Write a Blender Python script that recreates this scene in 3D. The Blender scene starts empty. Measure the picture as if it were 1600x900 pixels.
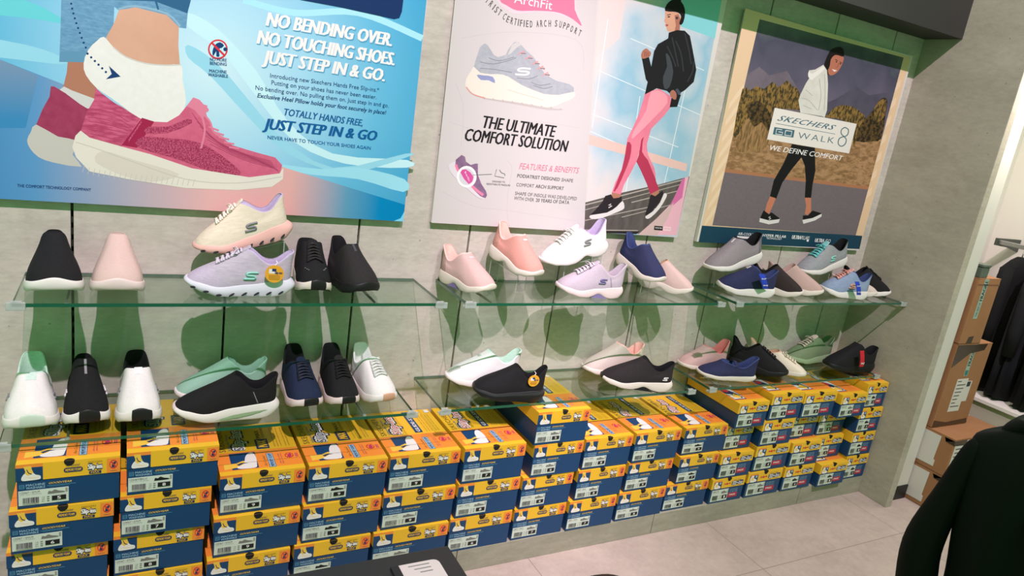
import bpy, bmesh, math, random
from mathutils import Vector, Matrix, noise
random.seed(7)
S = bpy.context.scene
COL = S.collection

# ------------------------------------------------------------------ camera
CAMP = dict(f=1101.04, pos=(0.12626, -2.22748, 1.62160), rx=1.318962, ry=0.153296, rz=-0.521321)
cam_rot = (Matrix.Rotation(CAMP['rz'], 3, 'Z') @ Matrix.Rotation(CAMP['rx'], 3, 'X') @ Matrix.Rotation(CAMP['ry'], 3, 'Z'))
cd = bpy.data.cameras.new('camera'); cam = bpy.data.objects.new('camera', cd); COL.objects.link(cam)
cd.sensor_width = 36; cd.lens = CAMP['f'] * 36 / 1600; cd.clip_start = .02
cam.matrix_world = Matrix.Translation(CAMP['pos']) @ cam_rot.to_4x4()
S.camera = cam
CPOS = Vector(CAMP['pos'])

def ray(px, py):
    return cam_rot @ Vector(((px - 800) / CAMP['f'], -(py - 450) / CAMP['f'], -1.0))
def at(px, py, axis, val):
    """the point of the world plane  axis = val  that the photograph shows at (px, py)"""
    i = 'xyz'.index(axis); d = ray(px, py)
    return CPOS + d * ((val - CPOS[i]) / d[i])

# ------------------------------------------------------------------ light
def lin(c):
    return tuple(((x / 255) / 12.92 if x / 255 <= .04045 else ((x / 255 + .055) / 1.055) ** 2.4) for x in c)
W = bpy.data.worlds.new('world'); S.world = W; W.use_nodes = True
bg = W.node_tree.nodes['Background']
bg.inputs[0].default_value = (.157, .50, .20, 1); bg.inputs[1].default_value = 1
S.view_settings.view_transform = 'Standard'; S.view_settings.look = 'None'
S.view_settings.gamma = 1; S.view_settings.use_curve_mapping = False
S.view_settings.exposure = 0.0
KEY = 1000
def track_spot(x, tx, power, size=50, y=-3.0, z=5.0, tz=.9, ty=0.0):
    ld = bpy.data.lights.new('track_spot', 'SPOT'); lo = bpy.data.objects.new('track_spot', ld); COL.objects.link(lo)
    ld.energy = power; ld.color = (1.0, .745, .95); ld.shadow_soft_size = .03
    ld.spot_size = math.radians(size); ld.spot_blend = .6
    lo.location = (x, y, z)
    lo.rotation_euler = (Vector((tx, ty, tz)) - lo.location).to_track_quat('-Z', 'Y').to_euler()
track_spot(0.10, 0.08, KEY * 1.12)
track_spot(1.10, 1.55, KEY * .06)
track_spot(1.70, 2.98, KEY * .94)
fl = bpy.data.lights.new('back_room_fill', 'POINT'); fo = bpy.data.objects.new('back_room_fill', fl); COL.objects.link(fo)  # added fill light, no visible fixture; brightens the room beyond the pier
fl.energy = 30; fl.color = (1, .86, .80); fl.shadow_soft_size = .12; fo.location = (3.72, -.55, 2.05)

# ------------------------------------------------------------------ materials
MATS = {}
def mat(name, rgb, rough=.6, metal=0, var=0, vscale=8, bump=0, bscale=200, rgb2=None, stretch=(1, 1, 1), spec=.5, coat=0, alpha=1):
    """rgb as seen in sRGB 0-255; var mixes rgb2 in by noise; bump is a fine noise bump"""
    if name in MATS: return MATS[name]
    m = bpy.data.materials.new(name); m.use_nodes = True; MATS[name] = m
    nt = m.node_tree; b = nt.nodes['Principled BSDF']
    b.inputs['Base Color'].default_value = (*lin(rgb), 1)
    b.inputs['Roughness'].default_value = rough; b.inputs['Metallic'].default_value = metal
    b.inputs['Specular IOR Level'].default_value = spec
    b.inputs['Coat Weight'].default_value = coat
    tc = nt.nodes.new('ShaderNodeTexCoord')
    if var:
        mp = nt.nodes.new('ShaderNodeMapping'); mp.inputs['Scale'].default_value = stretch
        nz = nt.nodes.new('ShaderNodeTexNoise'); nz.inputs['Scale'].default_value = vscale; nz.inputs['Detail'].default_value = 6
        nz.inputs['Roughness'].default_value = .62
        cr = nt.nodes.new('ShaderNodeValToRGB')
        cr.color_ramp.elements[0].position = .5 - .5 * (1.1 - var); cr.color_ramp.elements[1].position = .5 + .5 * (1.1 - var)
        cr.color_ramp.elements[0].color = (*lin(rgb), 1)
        cr.color_ramp.elements[1].color = (*lin(rgb2 or tuple(min(255, c * 1.15) for c in rgb)), 1)
        nt.links.new(tc.outputs['Object'], mp.inputs[0]); nt.links.new(mp.outputs[0], nz.inputs[0])
        nt.links.new(nz.outputs[0], cr.inputs[0]); nt.links.new(cr.outputs[0], b.inputs['Base Color'])
    if bump:
        n2 = nt.nodes.new('ShaderNodeTexNoise'); n2.inputs['Scale'].default_value = bscale; n2.inputs['Detail'].default_value = 3
        bp = nt.nodes.new('ShaderNodeBump'); bp.inputs['Strength'].default_value = bump; bp.inputs['Distance'].default_value = .002
        nt.links.new(tc.outputs['Object'], n2.inputs[0]); nt.links.new(n2.outputs[0], bp.inputs['Height']); nt.links.new(bp.outputs[0], b.inputs['Normal'])
    return m

def concrete(name, c1, c2, pits=True):
    m = bpy.data.materials.new(name); m.use_nodes = True; MATS[name] = m
    nt = m.node_tree; b = nt.nodes['Principled BSDF']; b.inputs['Roughness'].default_value = .75
    b.inputs['Specular IOR Level'].default_value = .25
    tc = nt.nodes.new('ShaderNodeTexCoord')
    n1 = nt.nodes.new('ShaderNodeTexNoise'); n1.inputs['Scale'].default_value = 3.2; n1.inputs['Detail'].default_value = 12; n1.inputs['Roughness'].default_value = .68
    mp = nt.nodes.new('ShaderNodeMapping'); mp.inputs['Scale'].default_value = (1, 1, 2.6)
    n2 = nt.nodes.new('ShaderNodeTexNoise'); n2.inputs['Scale'].default_value = 26; n2.inputs['Detail'].default_value = 8; n2.inputs['Roughness'].default_value = .7
    mx = nt.nodes.new('ShaderNodeMath'); mx.operation = 'MULTIPLY_ADD'; mx.inputs[1].default_value = .55
    ad = nt.nodes.new('ShaderNodeMath'); ad.operation = 'MULTIPLY'; ad.inputs[1].default_value = .45
    cr = nt.nodes.new('ShaderNodeValToRGB'); cr.color_ramp.elements[0].position = .37; cr.color_ramp.elements[1].position = .63
    cr.color_ramp.elements[0].color = (*lin(c1), 1); cr.color_ramp.elements[1].color = (*lin(c2), 1)
    L = nt.links.new
    L(tc.outputs['Object'], mp.inputs[0]); L(mp.outputs[0], n1.inputs[0]); L(mp.outputs[0], n2.inputs[0])
    L(n2.outputs[0], ad.inputs[0]); L(n1.outputs[0], mx.inputs[0]); L(ad.outputs[0], mx.inputs[2]); L(mx.outputs[0], cr.inputs[0])
    out = cr.outputs[0]
    if pits:
        vo = nt.nodes.new('ShaderNodeTexVoronoi'); vo.inputs['Scale'].default_value = 24
        n3 = nt.nodes.new('ShaderNodeTexNoise'); n3.inputs['Scale'].default_value = 9
        lt = nt.nodes.new('ShaderNodeMath'); lt.operation = 'LESS_THAN'; lt.inputs[1].default_value = .075
        gt = nt.nodes.new('ShaderNodeMath'); gt.operation = 'GREATER_THAN'; gt.inputs[1].default_value = .54
        ml = nt.nodes.new('ShaderNodeMath'); ml.operation = 'MULTIPLY'
        m2 = nt.nodes.new('ShaderNodeMath'); m2.operation = 'MULTIPLY'; m2.inputs[1].default_value = .5
        mc = nt.nodes.new('ShaderNodeMixRGB'); mc.inputs[2].default_value = (*lin(tuple(int(c * .55) for c in c1)), 1)
        L(tc.outputs['Object'], vo.inputs[0]); L(tc.outputs['Object'], n3.inputs[0]); L(vo.outputs['Distance'], lt.inputs[0]); L(n3.outputs[0], gt.inputs[0])
        L(lt.outputs[0], ml.inputs[0]); L(gt.outputs[0], ml.inputs[1]); L(ml.outputs[0], m2.inputs[0]); L(m2.outputs[0], mc.inputs[0]); L(cr.outputs[0], mc.inputs[1])
        out = mc.outputs[0]
    L(out, b.inputs['Base Color'])
    return m

def glass(name, tint, gloss=.06):
    m = bpy.data.materials.new(name); m.use_nodes = True; MATS[name] = m
    nt = m.node_tree; nt.nodes.clear()
    o = nt.nodes.new('ShaderNodeOutputMaterial'); t = nt.nodes.new('ShaderNodeBsdfTransparent'); t.inputs[0].default_value = (*tint, 1)
    g = nt.nodes.new('ShaderNodeBsdfGlossy'); g.inputs['Roughness'].default_value = .02
    lw = nt.nodes.new('ShaderNodeLayerWeight'); pw = nt.nodes.new('ShaderNodeMath'); pw.operation = 'POWER'; pw.inputs[1].default_value = 5
    fr = nt.nodes.new('ShaderNodeMath'); fr.operation = 'MULTIPLY_ADD'; fr.inputs[1].default_value = .9; fr.inputs[2].default_value = .04
    nt.links.new(lw.outputs['Facing'], pw.inputs[0]); nt.links.new(pw.outputs[0], fr.inputs[0])
    mx = nt.nodes.new('ShaderNodeMixShader')
    nt.links.new(fr.outputs[0], mx.inputs[0]); nt.links.new(t.outputs[0], mx.inputs[1]); nt.links.new(g.outputs[0], mx.inputs[2]); nt.links.new(mx.outputs[0], o.inputs[0])
    return m

def floor_mat():
    m = concrete('floor_tile', (166, 152, 141), (188, 174, 161), pits=False); nt = m.node_tree; b = nt.nodes['Principled BSDF']
    b.inputs['Roughness'].default_value = .45
    src = b.inputs['Base Color'].links[0].from_socket
    tc = nt.nodes.new('ShaderNodeTexCoord'); mp = nt.nodes.new('ShaderNodeMapping'); mp.inputs['Location'].default_value = (.335, .205, 0)
    br = nt.nodes.new('ShaderNodeTexBrick'); br.offset = .0; br.inputs['Scale'].default_value = 1; br.inputs['Brick Width'].default_value = .9
    br.inputs['Row Height'].default_value = .45; br.inputs['Mortar Size'].default_value = .0016; br.inputs['Mortar Smooth'].default_value = 0
    mx = nt.nodes.new('ShaderNodeMixRGB'); mx.inputs[2].default_value = (*lin((136, 126, 118)), 1)
    nt.links.new(tc.outputs['Object'], mp.inputs[0]); nt.links.new(mp.outputs[0], br.inputs[0])
    nt.links.new(br.outputs['Fac'], mx.inputs[0]); nt.links.new(src, mx.inputs[1]); nt.links.new(mx.outputs[0], b.inputs['Base Color'])
    return m

# ------------------------------------------------------------------ mesh building
class MB:
    def __init__(s): s.v = []; s.f = []; s.m = []; s.mats = []
    def mi(s, m):
        if m not in s.mats: s.mats.append(m)
        return s.mats.index(m)
    def face(s, pts, m):
        i = len(s.v); s.v += [tuple(p) for p in pts]; s.f.append(list(range(i, i + len(pts)))); s.m.append(s.mi(m))
    def box(s, a, b, m, M=None):
        x0, y0, z0 = a; x1, y1, z1 = b; i = len(s.v)
        P = [Vector(p) for p in ((x0, y0, z0), (x1, y0, z0), (x1, y1, z0), (x0, y1, z0), (x0, y0, z1), (x1, y0, z1), (x1, y1, z1), (x0, y1, z1))]
        if M: P = [M @ p for p in P]
        s.v += [tuple(p) for p in P]
        for f in ((3, 2, 1, 0), (4, 5, 6, 7), (0, 1, 5, 4), (1, 2, 6, 5), (2, 3, 7, 6), (3, 0, 4, 7)):
            s.f.append([i + k for k in f]); s.m.append(s.mi(m))
    def loft(s, rings, m, closed=True, cap0=False, cap1=False):
        n = len(rings[0]); i = len(s.v); k = s.mi(m) if not callable(m) else None
        for r in rings: s.v += [tuple(p) for p in r]
        for a in range(len(rings) - 1):
            for b in range(n if closed else n - 1):
                c = (b + 1) % n
                s.f.append([i + a * n + b, i + a * n + c, i + (a + 1) * n + c, i + (a + 1) * n + b])
                s.m.append(k if k is not None else s.mi(m(a, b)))
        kk = k if k is not None else s.mi(m(0, 0))
        if cap0: s.f.append([i + b for b in reversed(range(n))]); s.m.append(kk)
        if cap1: s.f.append([i + (len(rings) - 1) * n + b for b in range(n)]); s.m.append(k if k is not None else s.mi(m(len(rings) - 2, 0)))
    def tube(s, pts, r, m, seg=6, cap=True, flat=1.0):
        pts = [Vector(p) for p in pts]; rings = []
        d0 = (pts[1] - pts[0]).normalized(); a = d0.cross(Vector((0, 0, 1)))
        if a.length < .05: a = d0.cross(Vector((0, 1, 0)))
        a.normalize()
        for i, p in enumerate(pts):
            d = (pts[min(i + 1, len(pts) - 1)] - pts[max(i - 1, 0)]).normalized()
            a = (a - d * a.dot(d)).normalized(); b = a.cross(d)
            rr = r[i] if isinstance(r, (list, tuple)) else r
            rings.append([p + a * (rr * math.cos(t)) + b * (rr * flat * math.sin(t)) for t in (2 * math.pi * k / seg for k in range(seg))])
        s.loft(rings, m, cap0=cap, cap1=cap)
    def prism(s, pts, off, m):
        """polygon pts (3d) pulled along off"""
        pts = [Vector(p) for p in pts]; off = Vector(off)
        s.loft([pts, [p + off for p in pts]], m, cap0=True, cap1=True)
    def text(s, t, O, U, V, w, h, m, heavy=0):
        if heavy:
            O, U, V = Vector(O), Vector(U), Vector(V); N = U.cross(V).normalized()
            for q in (-1, 0, 1): s.text(t, O + U * (q * heavy * h) + N * ((q + 1) * 1.6e-6), U, V, w, h, m)
            return
        O, U, V = Vector(O), Vector(U), Vector(V); vs, fs, tw = t; i = len(s.v); k = s.mi(m)
        for (x, y) in vs: s.v.append(tuple(O + U * (x / tw * w) + V * (y * h)))
        for f in fs: s.f.append([i + a for a in f]); s.m.append(k)
    def build(s, name, parent=None, smooth=False, sub=0, bevel=0, loc=None, rot=None, fix=True):
        me = bpy.data.meshes.new(name); me.from_pydata(s.v, [], s.f)
        for m in s.mats: me.materials.append(m)
        me.polygons.foreach_set('material_index', s.m)
        me.polygons.foreach_set('use_smooth', [smooth] * len(s.f))
        if fix:
            bm = bmesh.new(); bm.from_mesh(me)
            if smooth: bmesh.ops.remove_doubles(bm, verts=bm.verts, dist=1e-5)
            bmesh.ops.recalc_face_normals(bm, faces=bm.faces); bm.to_mesh(me); bm.free()
        me.update()
        o = bpy.data.objects.new(name, me); COL.objects.link(o)
        if parent: o.parent = parent
        if loc: o.location = loc
        if rot: o.rotation_euler = rot
        if bevel:
            b = o.modifiers.new('b', 'BEVEL'); b.width = bevel; b.segments = 2; b.limit_method = 'ANGLE'
        if sub:
            b = o.modifiers.new('s', 'SUBSURF'); b.levels = sub; b.render_levels = sub
        return o
def tag(o, label, cat, group=None, kind=None):
    o['label'] = label; o['category'] = cat
    if group: o['group'] = group
    if kind: o['kind'] = kind
    return o
def empty(name, loc=(0, 0, 0), rz=0):
    o = bpy.data.objects.new(name, None); COL.objects.link(o); o.location = loc; o.rotation_euler = (0, 0, rz); o.empty_display_size = .05
    return o
def struct(o):
    o['kind'] = 'structure'; return o

TXT = {}
def T(body, shear=0, bold=0, space=1.0):
    k = (body, shear, bold, space)
    if k in TXT: return TXT[k]
    c = bpy.data.curves.new('t', 'FONT'); c.body = body; c.shear = shear; c.offset = bold; c.resolution_u = 2; c.space_character = space; c.size = 1
    o = bpy.data.objects.new('t', c); COL.objects.link(o)
    me = bpy.data.meshes.new_from_object(o)
    xs = [v.co.x for v in me.vertices]; x0, x1 = min(xs), max(xs)
    TXT[k] = ([(v.co.x - x0, v.co.y / .70) for v in me.vertices], [list(p.vertices) for p in me.polygons], x1 - x0)
    bpy.data.objects.remove(o); bpy.data.curves.remove(c); bpy.data.meshes.remove(me)
    return TXT[k]
def crom(P, n=5, closed=True):
    """Catmull-Rom through 2d/3d points"""
    P = [Vector(p) for p in P]; out = []; N = len(P)
    for i in range(N if closed else N - 1):
        if closed: a, b, c, d = P[i - 1], P[i], P[(i + 1) % N], P[(i + 2) % N]
        else: a, b, c, d = P[max(i - 1, 0)], P[i], P[i + 1], P[min(i + 2, N - 1)]
        for k in range(n):
            t = k / n
            out.append(.5 * ((2 * b) + (c - a) * t + (2 * a - 5 * b + 4 * c - d) * t * t + (3 * b - a - 3 * c + d) * t ** 3))
    if not closed: out.append(P[-1])
    return out
def lerpk(keys, x):
    for (x0, a), (x1, b) in zip(keys, keys[1:]):
        if x <= x1:
            t = max(0, (x - x0) / (x1 - x0)); t = t * t * (3 - 2 * t); return a + (b - a) * t
    return keys[-1][1]
ORD = ['first', 'second', 'third', 'fourth', 'fifth', 'sixth', 'seventh', 'eighth', 'ninth', 'tenth', 'eleventh', 'twelfth', 'thirteenth', 'fourteenth', 'fifteenth']

# ------------------------------------------------------------------ the setting
XC = 3.406                      # pier face
m_conc = concrete('concrete_panel', (176, 171, 158), (208, 203, 189))
m_pier = concrete('concrete_pier', (160, 153, 136), (182, 175, 157))
m_black = mat('black_paint', (26, 26, 24), .5)
m_seam = mat('seam_black', (22, 24, 20), .7)
m_white = mat('white_paint', (206, 204, 192), .6)

w = MB()
seams = [-.8, -.4] + [.4 * k for k in range(9)]
edges = [-1.2] + seams + [XC]
for a, b in zip(edges, edges[1:]):
    w.box((a + (.0035 if a > -1.2 else 0), 0, 0), (b - (.0035 if b < XC else 0), .03, 2.9), m_conc)
struct(w.build('wall_back', bevel=.001))
w = MB(); w.box((-1.2, .031, 0), (XC, .06, 2.9), m_seam); struct(w.build('wall_back_core'))
w = MB(); m_slot = mat('slotted_steel', (66, 68, 60), .4, .6)
for k, sx in enumerate(seams[1:]):     # slotted uprights seen in the seams
    w = MB(); z = .35
    while z < 2.85:
        w.box((sx - .0028, .012, z), (sx + .0028, .0305, z + .016), m_slot); z += .034
    struct(w.build('trim_%d' % (k + 1)))
w = MB(); w.box((XC, -.478, 0), (XC + .045, .06, 2.9), m_pier); struct(w.build('wall_right', bevel=.002))
w = MB(); w.box((XC + .046, -.436, 0.075), (3.615, .06, 2.9), m_white); struct(w.build('wall_return', bevel=.002))
w = MB(); w.box((XC + .046, -.44, 0), (3.618, .06, .0745), m_black); struct(w.build('baseboard_right'))
w = MB(); w.box((-1.6, -3.6, -.05), (5.2, 1.0, 0), floor_mat()); struct(w.build('floor'))
# dark bulkhead above the posters
m_bulk = mat('bulkhead_black', (40, 39, 37), .6, var=.3, vscale=3, rgb2=(52, 50, 48))
w = MB(); w.box((-1.2, -.18, 2.2), (XC - .001, -.001, 2.9), m_bulk); struct(w.build('ceiling_bulkhead'))
# plinth the boxes stand on
w = MB(); m_plinth = concrete('concrete_plinth', (142, 140, 122), (166, 163, 143), pits=False)
for a, b in ((-1.2, .28), (.283, 1.16), (1.163, 2.05), (2.053, 2.94), (2.943, XC - .001)):
    w.box((a, -.328, 0), (b, -.001, .092), m_plinth)
struct(w.build('trim_plinth', bevel=.002))
# the room beyond the pier
w = MB(); w.box((3.62, .06, 0), (4.7, .12, 2.9), m_white); struct(w.build('wall_far'))
w = MB(); w.box((4.62, -3.6, 0), (4.7, .06, 2.9), m_white); struct(w.build('wall_far_right'))
w = MB(); w.box((4.21, -2.4, .0), (4.619, .055, .45), mat('ledge_cream', (190, 184, 164), .6)); w.box((4.195, -2.4, .4505), (4.619, .055, .472), mat('ledge_top', (226, 222, 214), .4)); struct(w.build('trim_ledge', bevel=.002))

# ------------------------------------------------------------------ glass shelves
m_glass = glass('shelf_glass', (.88, .94, .90))
m_gedge = mat('glass_edge', (22, 92, 66), .12, spec=.8, coat=.6)
m_acr = glass('clear_acrylic', (.93, .95, .94))
m_clip = mat('clear_clip', (196, 206, 198), .15, spec=.7); MATS['clear_clip'].node_tree.nodes['Principled BSDF'].inputs['Alpha'].default_value = .55
m_arm = mat('bracket_grey', (120, 134, 116), .35, .5)
ZU, ZL, GT = .992, .620, .0095
where = ['left end of the wall', 'middle of the wall', 'right end of the wall by the pier']
def shelf(x0, x1, z, lev, i):
    e = empty('glass_shelf', ((x0 + x1) / 2, -.003, z - GT))
    hw = (x1 - x0) / 2; D = .279
    tag(e, '%s green-edged glass shelf at the %s' % (lev, where[i]), 'shelf', 'glass display shelves')
    w = MB(); b = .0016
    w.face([(-hw, -D, GT), (hw, -D, GT), (hw, 0, GT), (-hw, 0, GT)], m_glass)
    w.face([(-hw, 0, 0), (hw, 0, 0), (hw, -D, 0), (-hw, -D, 0)], m_glass)
    for a, c in (((-hw, -D), (hw, -D)), ((hw, -D), (hw, 0)), ((hw, 0), (-hw, 0)), ((-hw, 0), (-hw, -D))):
        w.face([(*a, 0), (*c, 0), (*c, GT), (*a, GT)], m_gedge)
    w.build('glass_pane', e)
    for s in (-1, 1):     # moulded corner clips
        w = MB(); cx = s * (hw - .008)
        w.box((cx - .02, -D - .006, -.007), (cx + .02, -D + .016, -.0005), m_clip)
        w.box((cx - .02, -D - .007, -.007), (cx + .02, -D - .0008, GT + .004), m_clip)
        w.box((cx - .012, -D - .007, GT + .0006), (cx + .012, -D + .012, GT + .004), m_clip)
        w.build('corner_clip', e, bevel=.002)
    for k in (0, 2):       # knife arms hooked in the wall uprights
        sx = (i * 3 + k) * .4 - (x0 + x1) / 2
        if i * .0 + abs(sx) > hw: continue
        a = empty('bracket', (0, 0, 0)); bpy.data.objects.remove(a)
        w = MB()
        prof = [(0.002, -.0006), (-.24, -.0006), (-.243, -.003), (-.243, -.006), (-.02, -.0098), (.002, -.0098)]
        w.prism([(sx - .0025, y, zz) for y, zz in prof], (.005, 0, 0), m_arm)
        br = w.build('bracket', e)
        w = MB(); w.tube([(sx, -.244, -.0098), (sx, -.244, -.0009)], .006, m_clip, 10)
        w.build('rubber_tip', br, smooth=True)
for i in range(3):
    shelf(-.108 + 1.2 * i, 1.007 + 1.2 * i - (.014 if i == 2 else 0), ZU, 'upper', i)
    shelf(-.145 + 1.2 * i, .955 + 1.2 * i, ZL, 'lower', i)

# ------------------------------------------------------------------ shoe boxes
c_yel = mat('box_yellow', (236, 186, 42), .5); c_org = mat('box_orange', (240, 142, 52), .5)
c_blue = mat('box_blue', (12, 62, 104), .5); c_dblue = mat('print_navy', (24, 48, 92), .5)
c_white = mat('print_white', (232, 230, 222), .5); c_lab = mat('label_paper', (206, 218, 202), .55)
c_blk = mat('print_black', (24, 24, 26), .5); c_red = mat('print_red', (206, 52, 48), .5); c_pur = mat('print_purple', (176, 46, 110), .5)
c_pale = mat('print_pale_blue', (150, 190, 210), .5); c_olive = mat('print_olive', (120, 96, 40), .5); c_grey = mat('print_grey', (120, 120, 112), .5)
c_sky = mat('print_teal', (70, 130, 160), .5); c_skin = mat('print_gold', (240, 196, 70), .5); c_maroon = mat('print_crimson', (176, 40, 62), .5)
c_orgd = mat('box_orange_flap', (228, 122, 40), .5); c_hole = mat('thumb_hole', (12, 12, 12), .9)

BD = .318     # depth
class Face2D:
    """draws flat print on one face of a box: u across, v down, in fractions of the face"""
    def __init__(s, w, O, U, V, W_, H_, N): s.w, s.O, s.U, s.V, s.W, s.H, s.N, s.k = w, Vector(O), Vector(U), Vector(V), W_, H_, Vector(N), 0
    def p(s, u, v): return s.O + s.U * (u * s.W) + s.V * (v * s.H) + s.N * (.0002 + .00005 * s.k)
    def rect(s, u0, v0, u1, v1, m): s.k += 1; s.w.face([s.p(u0, v0), s.p(u1, v0), s.p(u1, v1), s.p(u0, v1)], m)
    def poly(s, P, m, n=0):
        s.k += 1
        if n: P = [tuple(q[:2]) for q in crom([(a, b) for a, b in P], n)]
        s.w.face([s.p(a, b) for a, b in P], m)
    def ell(s, u, v, ru, rv, m, n=20): s.poly([(u + ru * math.cos(2 * math.pi * i / n), v + rv * math.sin(2 * math.pi * i / n)) for i in range(n)], m)
    def pill(s, u0, v0, u1, v1, m):
        r = (v1 - v0) / 2 * s.H / s.W; P = []
        for i in range(9): a = -math.pi / 2 + math.pi * i / 8; P.append((u1 - r + r * math.cos(a), (v0 + v1) / 2 + (v1 - v0) / 2 * math.sin(a)))
        for i in range(9): a = math.pi / 2 + math.pi * i / 8; P.append((u0 + r + r * math.cos(a), (v0 + v1) / 2 + (v1 - v0) / 2 * math.sin(a)))
        s.poly(P, m)
    def text(s, body, u0, v1, u1, v0, m, shear=0, bold=0, rot=False, space=1.0):
        """upright: baseline at v1, cap top at v0. rot: runs up the face from (u1 baseline, v1) to v0, letter tops at u0"""
        hv = 0
        if 0 < bold <= .05: hv, bold = bold * 1.3, 0
        s.k += 1; t = T(body, shear, bold, space); n = s.N * (.0002 + .00005 * s.k)
        if not rot: s.w.text(t, s.O + s.U * (u0 * s.W) + s.V * (v1 * s.H) + n, s.U, -s.V, (u1 - u0) * s.W, (v1 - v0) * s.H, m, hv)
        else: s.w.text(t, s.O + s.U * (u1 * s.W) + s.V * (v1 * s.H) + n, -s.V, -s.U, (v1 - v0) * s.H, (u1 - u0) * s.W, m, hv)
def foot(F, u0, v0, u1, v1, flip=False):
    """white ankle sock shoe with a yellow leg on the blue picture"""
    def q(P): return [(u0 + (u1 - u0) * a, v0 + (v1 - v0) * b) for a, b in P]
    F.poly(q([(.12, 0), (.52, 0), (.55, .25), (.64, .5), (.5, .7), (.16, .66), (.22, .35)]), c_skin)
    F.poly(q([(.08, .62), (.2, .5), (.36, .66), (.6, .5), (.74, .62), (.95, .7), (1, .84), (.92, .97), (.3, 1), (.06, .98), (0, .84)]), c_white, 3)
    F.poly(q([(.3, .2), (.4, .45), (.56, .55), (.53, .6), (.36, .5), (.27, .22)]), c_dblue)
    F.poly(q([(.14, .72), (.5, .8), (.95, .84), (.5, .84)]), c_skin)
def box_art_A(glide):
    """blue box, yellow lid with an orange top flap: 0.25 x 0.318 x 0.128"""
    w0, h, lid = .25, .128, .048
    body = MB(); body.box((-w0 / 2 + .002, .002, 0), (w0 / 2 - .002, BD - .002, h - .002), c_blue)
    F = Face2D(body, (-w0 / 2 + .002, .002, h), (1, 0, 0), (0, 0, -1), w0 - .004, h, (0, -1, 0))
    F.rect(0, .06, .25, .46, c_blue)
    F.rect(.02, .46, .07, .555, c_sky)
    for a in (.475, .5, .525): F.rect(.028, a, .062, a + .012, c_dblue)
    F.text('MACHINE', .085, .505, .265, .455, c_pale, bold=.02); F.text('WASHABLE', .085, .57, .265, .52, c_pale, bold=.02)
    F.text('GOOD/YEAR', .30, .50, .52, .455, c_skin, shear=.3, bold=.02)
    F.rect(.28, .525, .56, .54, c_sky); F.rect(.30, .55, .50, .56, c_sky)
    L = MB(); o = .0012
    L.box((-w0 / 2 - o + .0015, -o + .0015, h - lid), (w0 / 2 + o - .0015, BD + o - .0015, h), c_yel)
    F = Face2D(L, (-w0 / 2, 0, h), (1, 0, 0), (0, 0, -1), w0, lid, (0, -1, 0))
    F.rect(.0, .2, .25, 1.0, c_blue); F.rect(0, .0, .25, .2, c_org); foot(F, .05, .12, .23, .98)
    F.rect(.865, .1, 1.0, .99, c_org)
    F.ell(.932, .48, .042, .28, c_red); F.ell(.932, .48, .033, .21, c_org); F.poly([(.912, .66), (.92, .4), (.945, .3), (.955, .45), (.94, .5), (.945, .68)], c_dblue); F.ell(.95, .36, .009, .05, c_dblue)
    F.poly([(.903, .32), (.912, .28), (.962, .62), (.953, .68)], c_red)
    F.text('NO BENDING', .90, .9, .966, .84, c_dblue)
    F.text('Air-Cooled', .47, .34, .60, .2, c_dblue, shear=.25)
    F.pill(.445, .42, .63, .7, c_dblue); F.text('MEMORY FOAM', .462, .64, .612, .48, c_yel, bold=.02)
    F.text('SKECHERS', .68, .25, .82, .15, c_olive, space=1.2)
    F.text('Slip-ins', .675, .64, .825, .32, c_dblue, bold=.12); F.text('Slip-ins', .68, .63, .82, .33, c_white, bold=.05)
    F.rect(.69, .76, .81, .93, c_dblue); F.text('MAX' if not glide else 'GLIDE', .71, .9, .79, .79, c_yel, bold=.02)
    F.poly([(.5 + .052 * math.cos(math.pi * i / 10), -.01 + .31 * math.sin(math.pi * i / 10)) for i in range(11)], c_hole)
    F = Face2D(L, (-w0 / 2, BD, h), (1, 0, 0), (0, -1, 0), w0, BD, (0, 0, 1))     # v: 0 back, 1 front
    F.rect(0, .58, 1, .925, c_org)
    F.poly([(.5 + .052 * math.cos(math.pi * i / 10), 1.0 - .035 * math.sin(math.pi * i / 10)) for i in range(11)], c_hole)
    F.rect(.15, .605, .46, .915, c_blue)
    def q(P): return [(.1 + .36 * a, .605 + .31 * b) for a, b in P]
    F.poly(q([(-.1, .62), (.3, .62), (.55, .5), (.72, .62), (.62, .85), (.3, .88), (-.1, .95)]), c_skin)
    F.poly(q([(.66, .25), (.8, .05), (.95, .08), (1, .4), (.96, .78), (.88, .98), (.42, .97), (.3, .86), (.52, .72), (.6, .5)]), c_white, 3)
    F.poly(q([(.3, .7), (.5, .62), (.7, .66), (.52, .68), (.38, .78)]), c_dblue)
    F.rect(.585, .66, .665, .93, c_dblue); F.rect(.59, .665, .66, .925, c_pale); F.text('MEMORY FOAM', .603, .915, .648, .675, c_dblue, rot=True, bold=.03)
    F.text('Air-Cooled', .53, .9, .565, .70, c_olive, rot=True, shear=.2)
    for a in (.72, .75): F.text('pillow of comfort', a, .88, a + .017, .68, c_pur, rot=True)
    F.ell(.86, .74, .055, .05, c_red); F.ell(.86, .74, .043, .039, c_org); F.poly([(.83, .77), (.85, .72), (.88, .70), (.89, .74), (.87, .78)], c_pur); F.poly([(.82, .72), (.83, .71), (.905, .765), (.895, .775)], c_red)
    F.rect(.935, .71, .945, .78, c_pur); F.rect(.955, .71, .965, .78, c_pur)
    F.rect(0, .80, 1, .8025, c_olive)
    F.text('SKECHERS', .05, .56, .125, .1, c_olive, rot=True, space=1.15)
    F.text('Hands Free', .155, .54, .185, .2, c_sky, rot=True, bold=.02)
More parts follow.
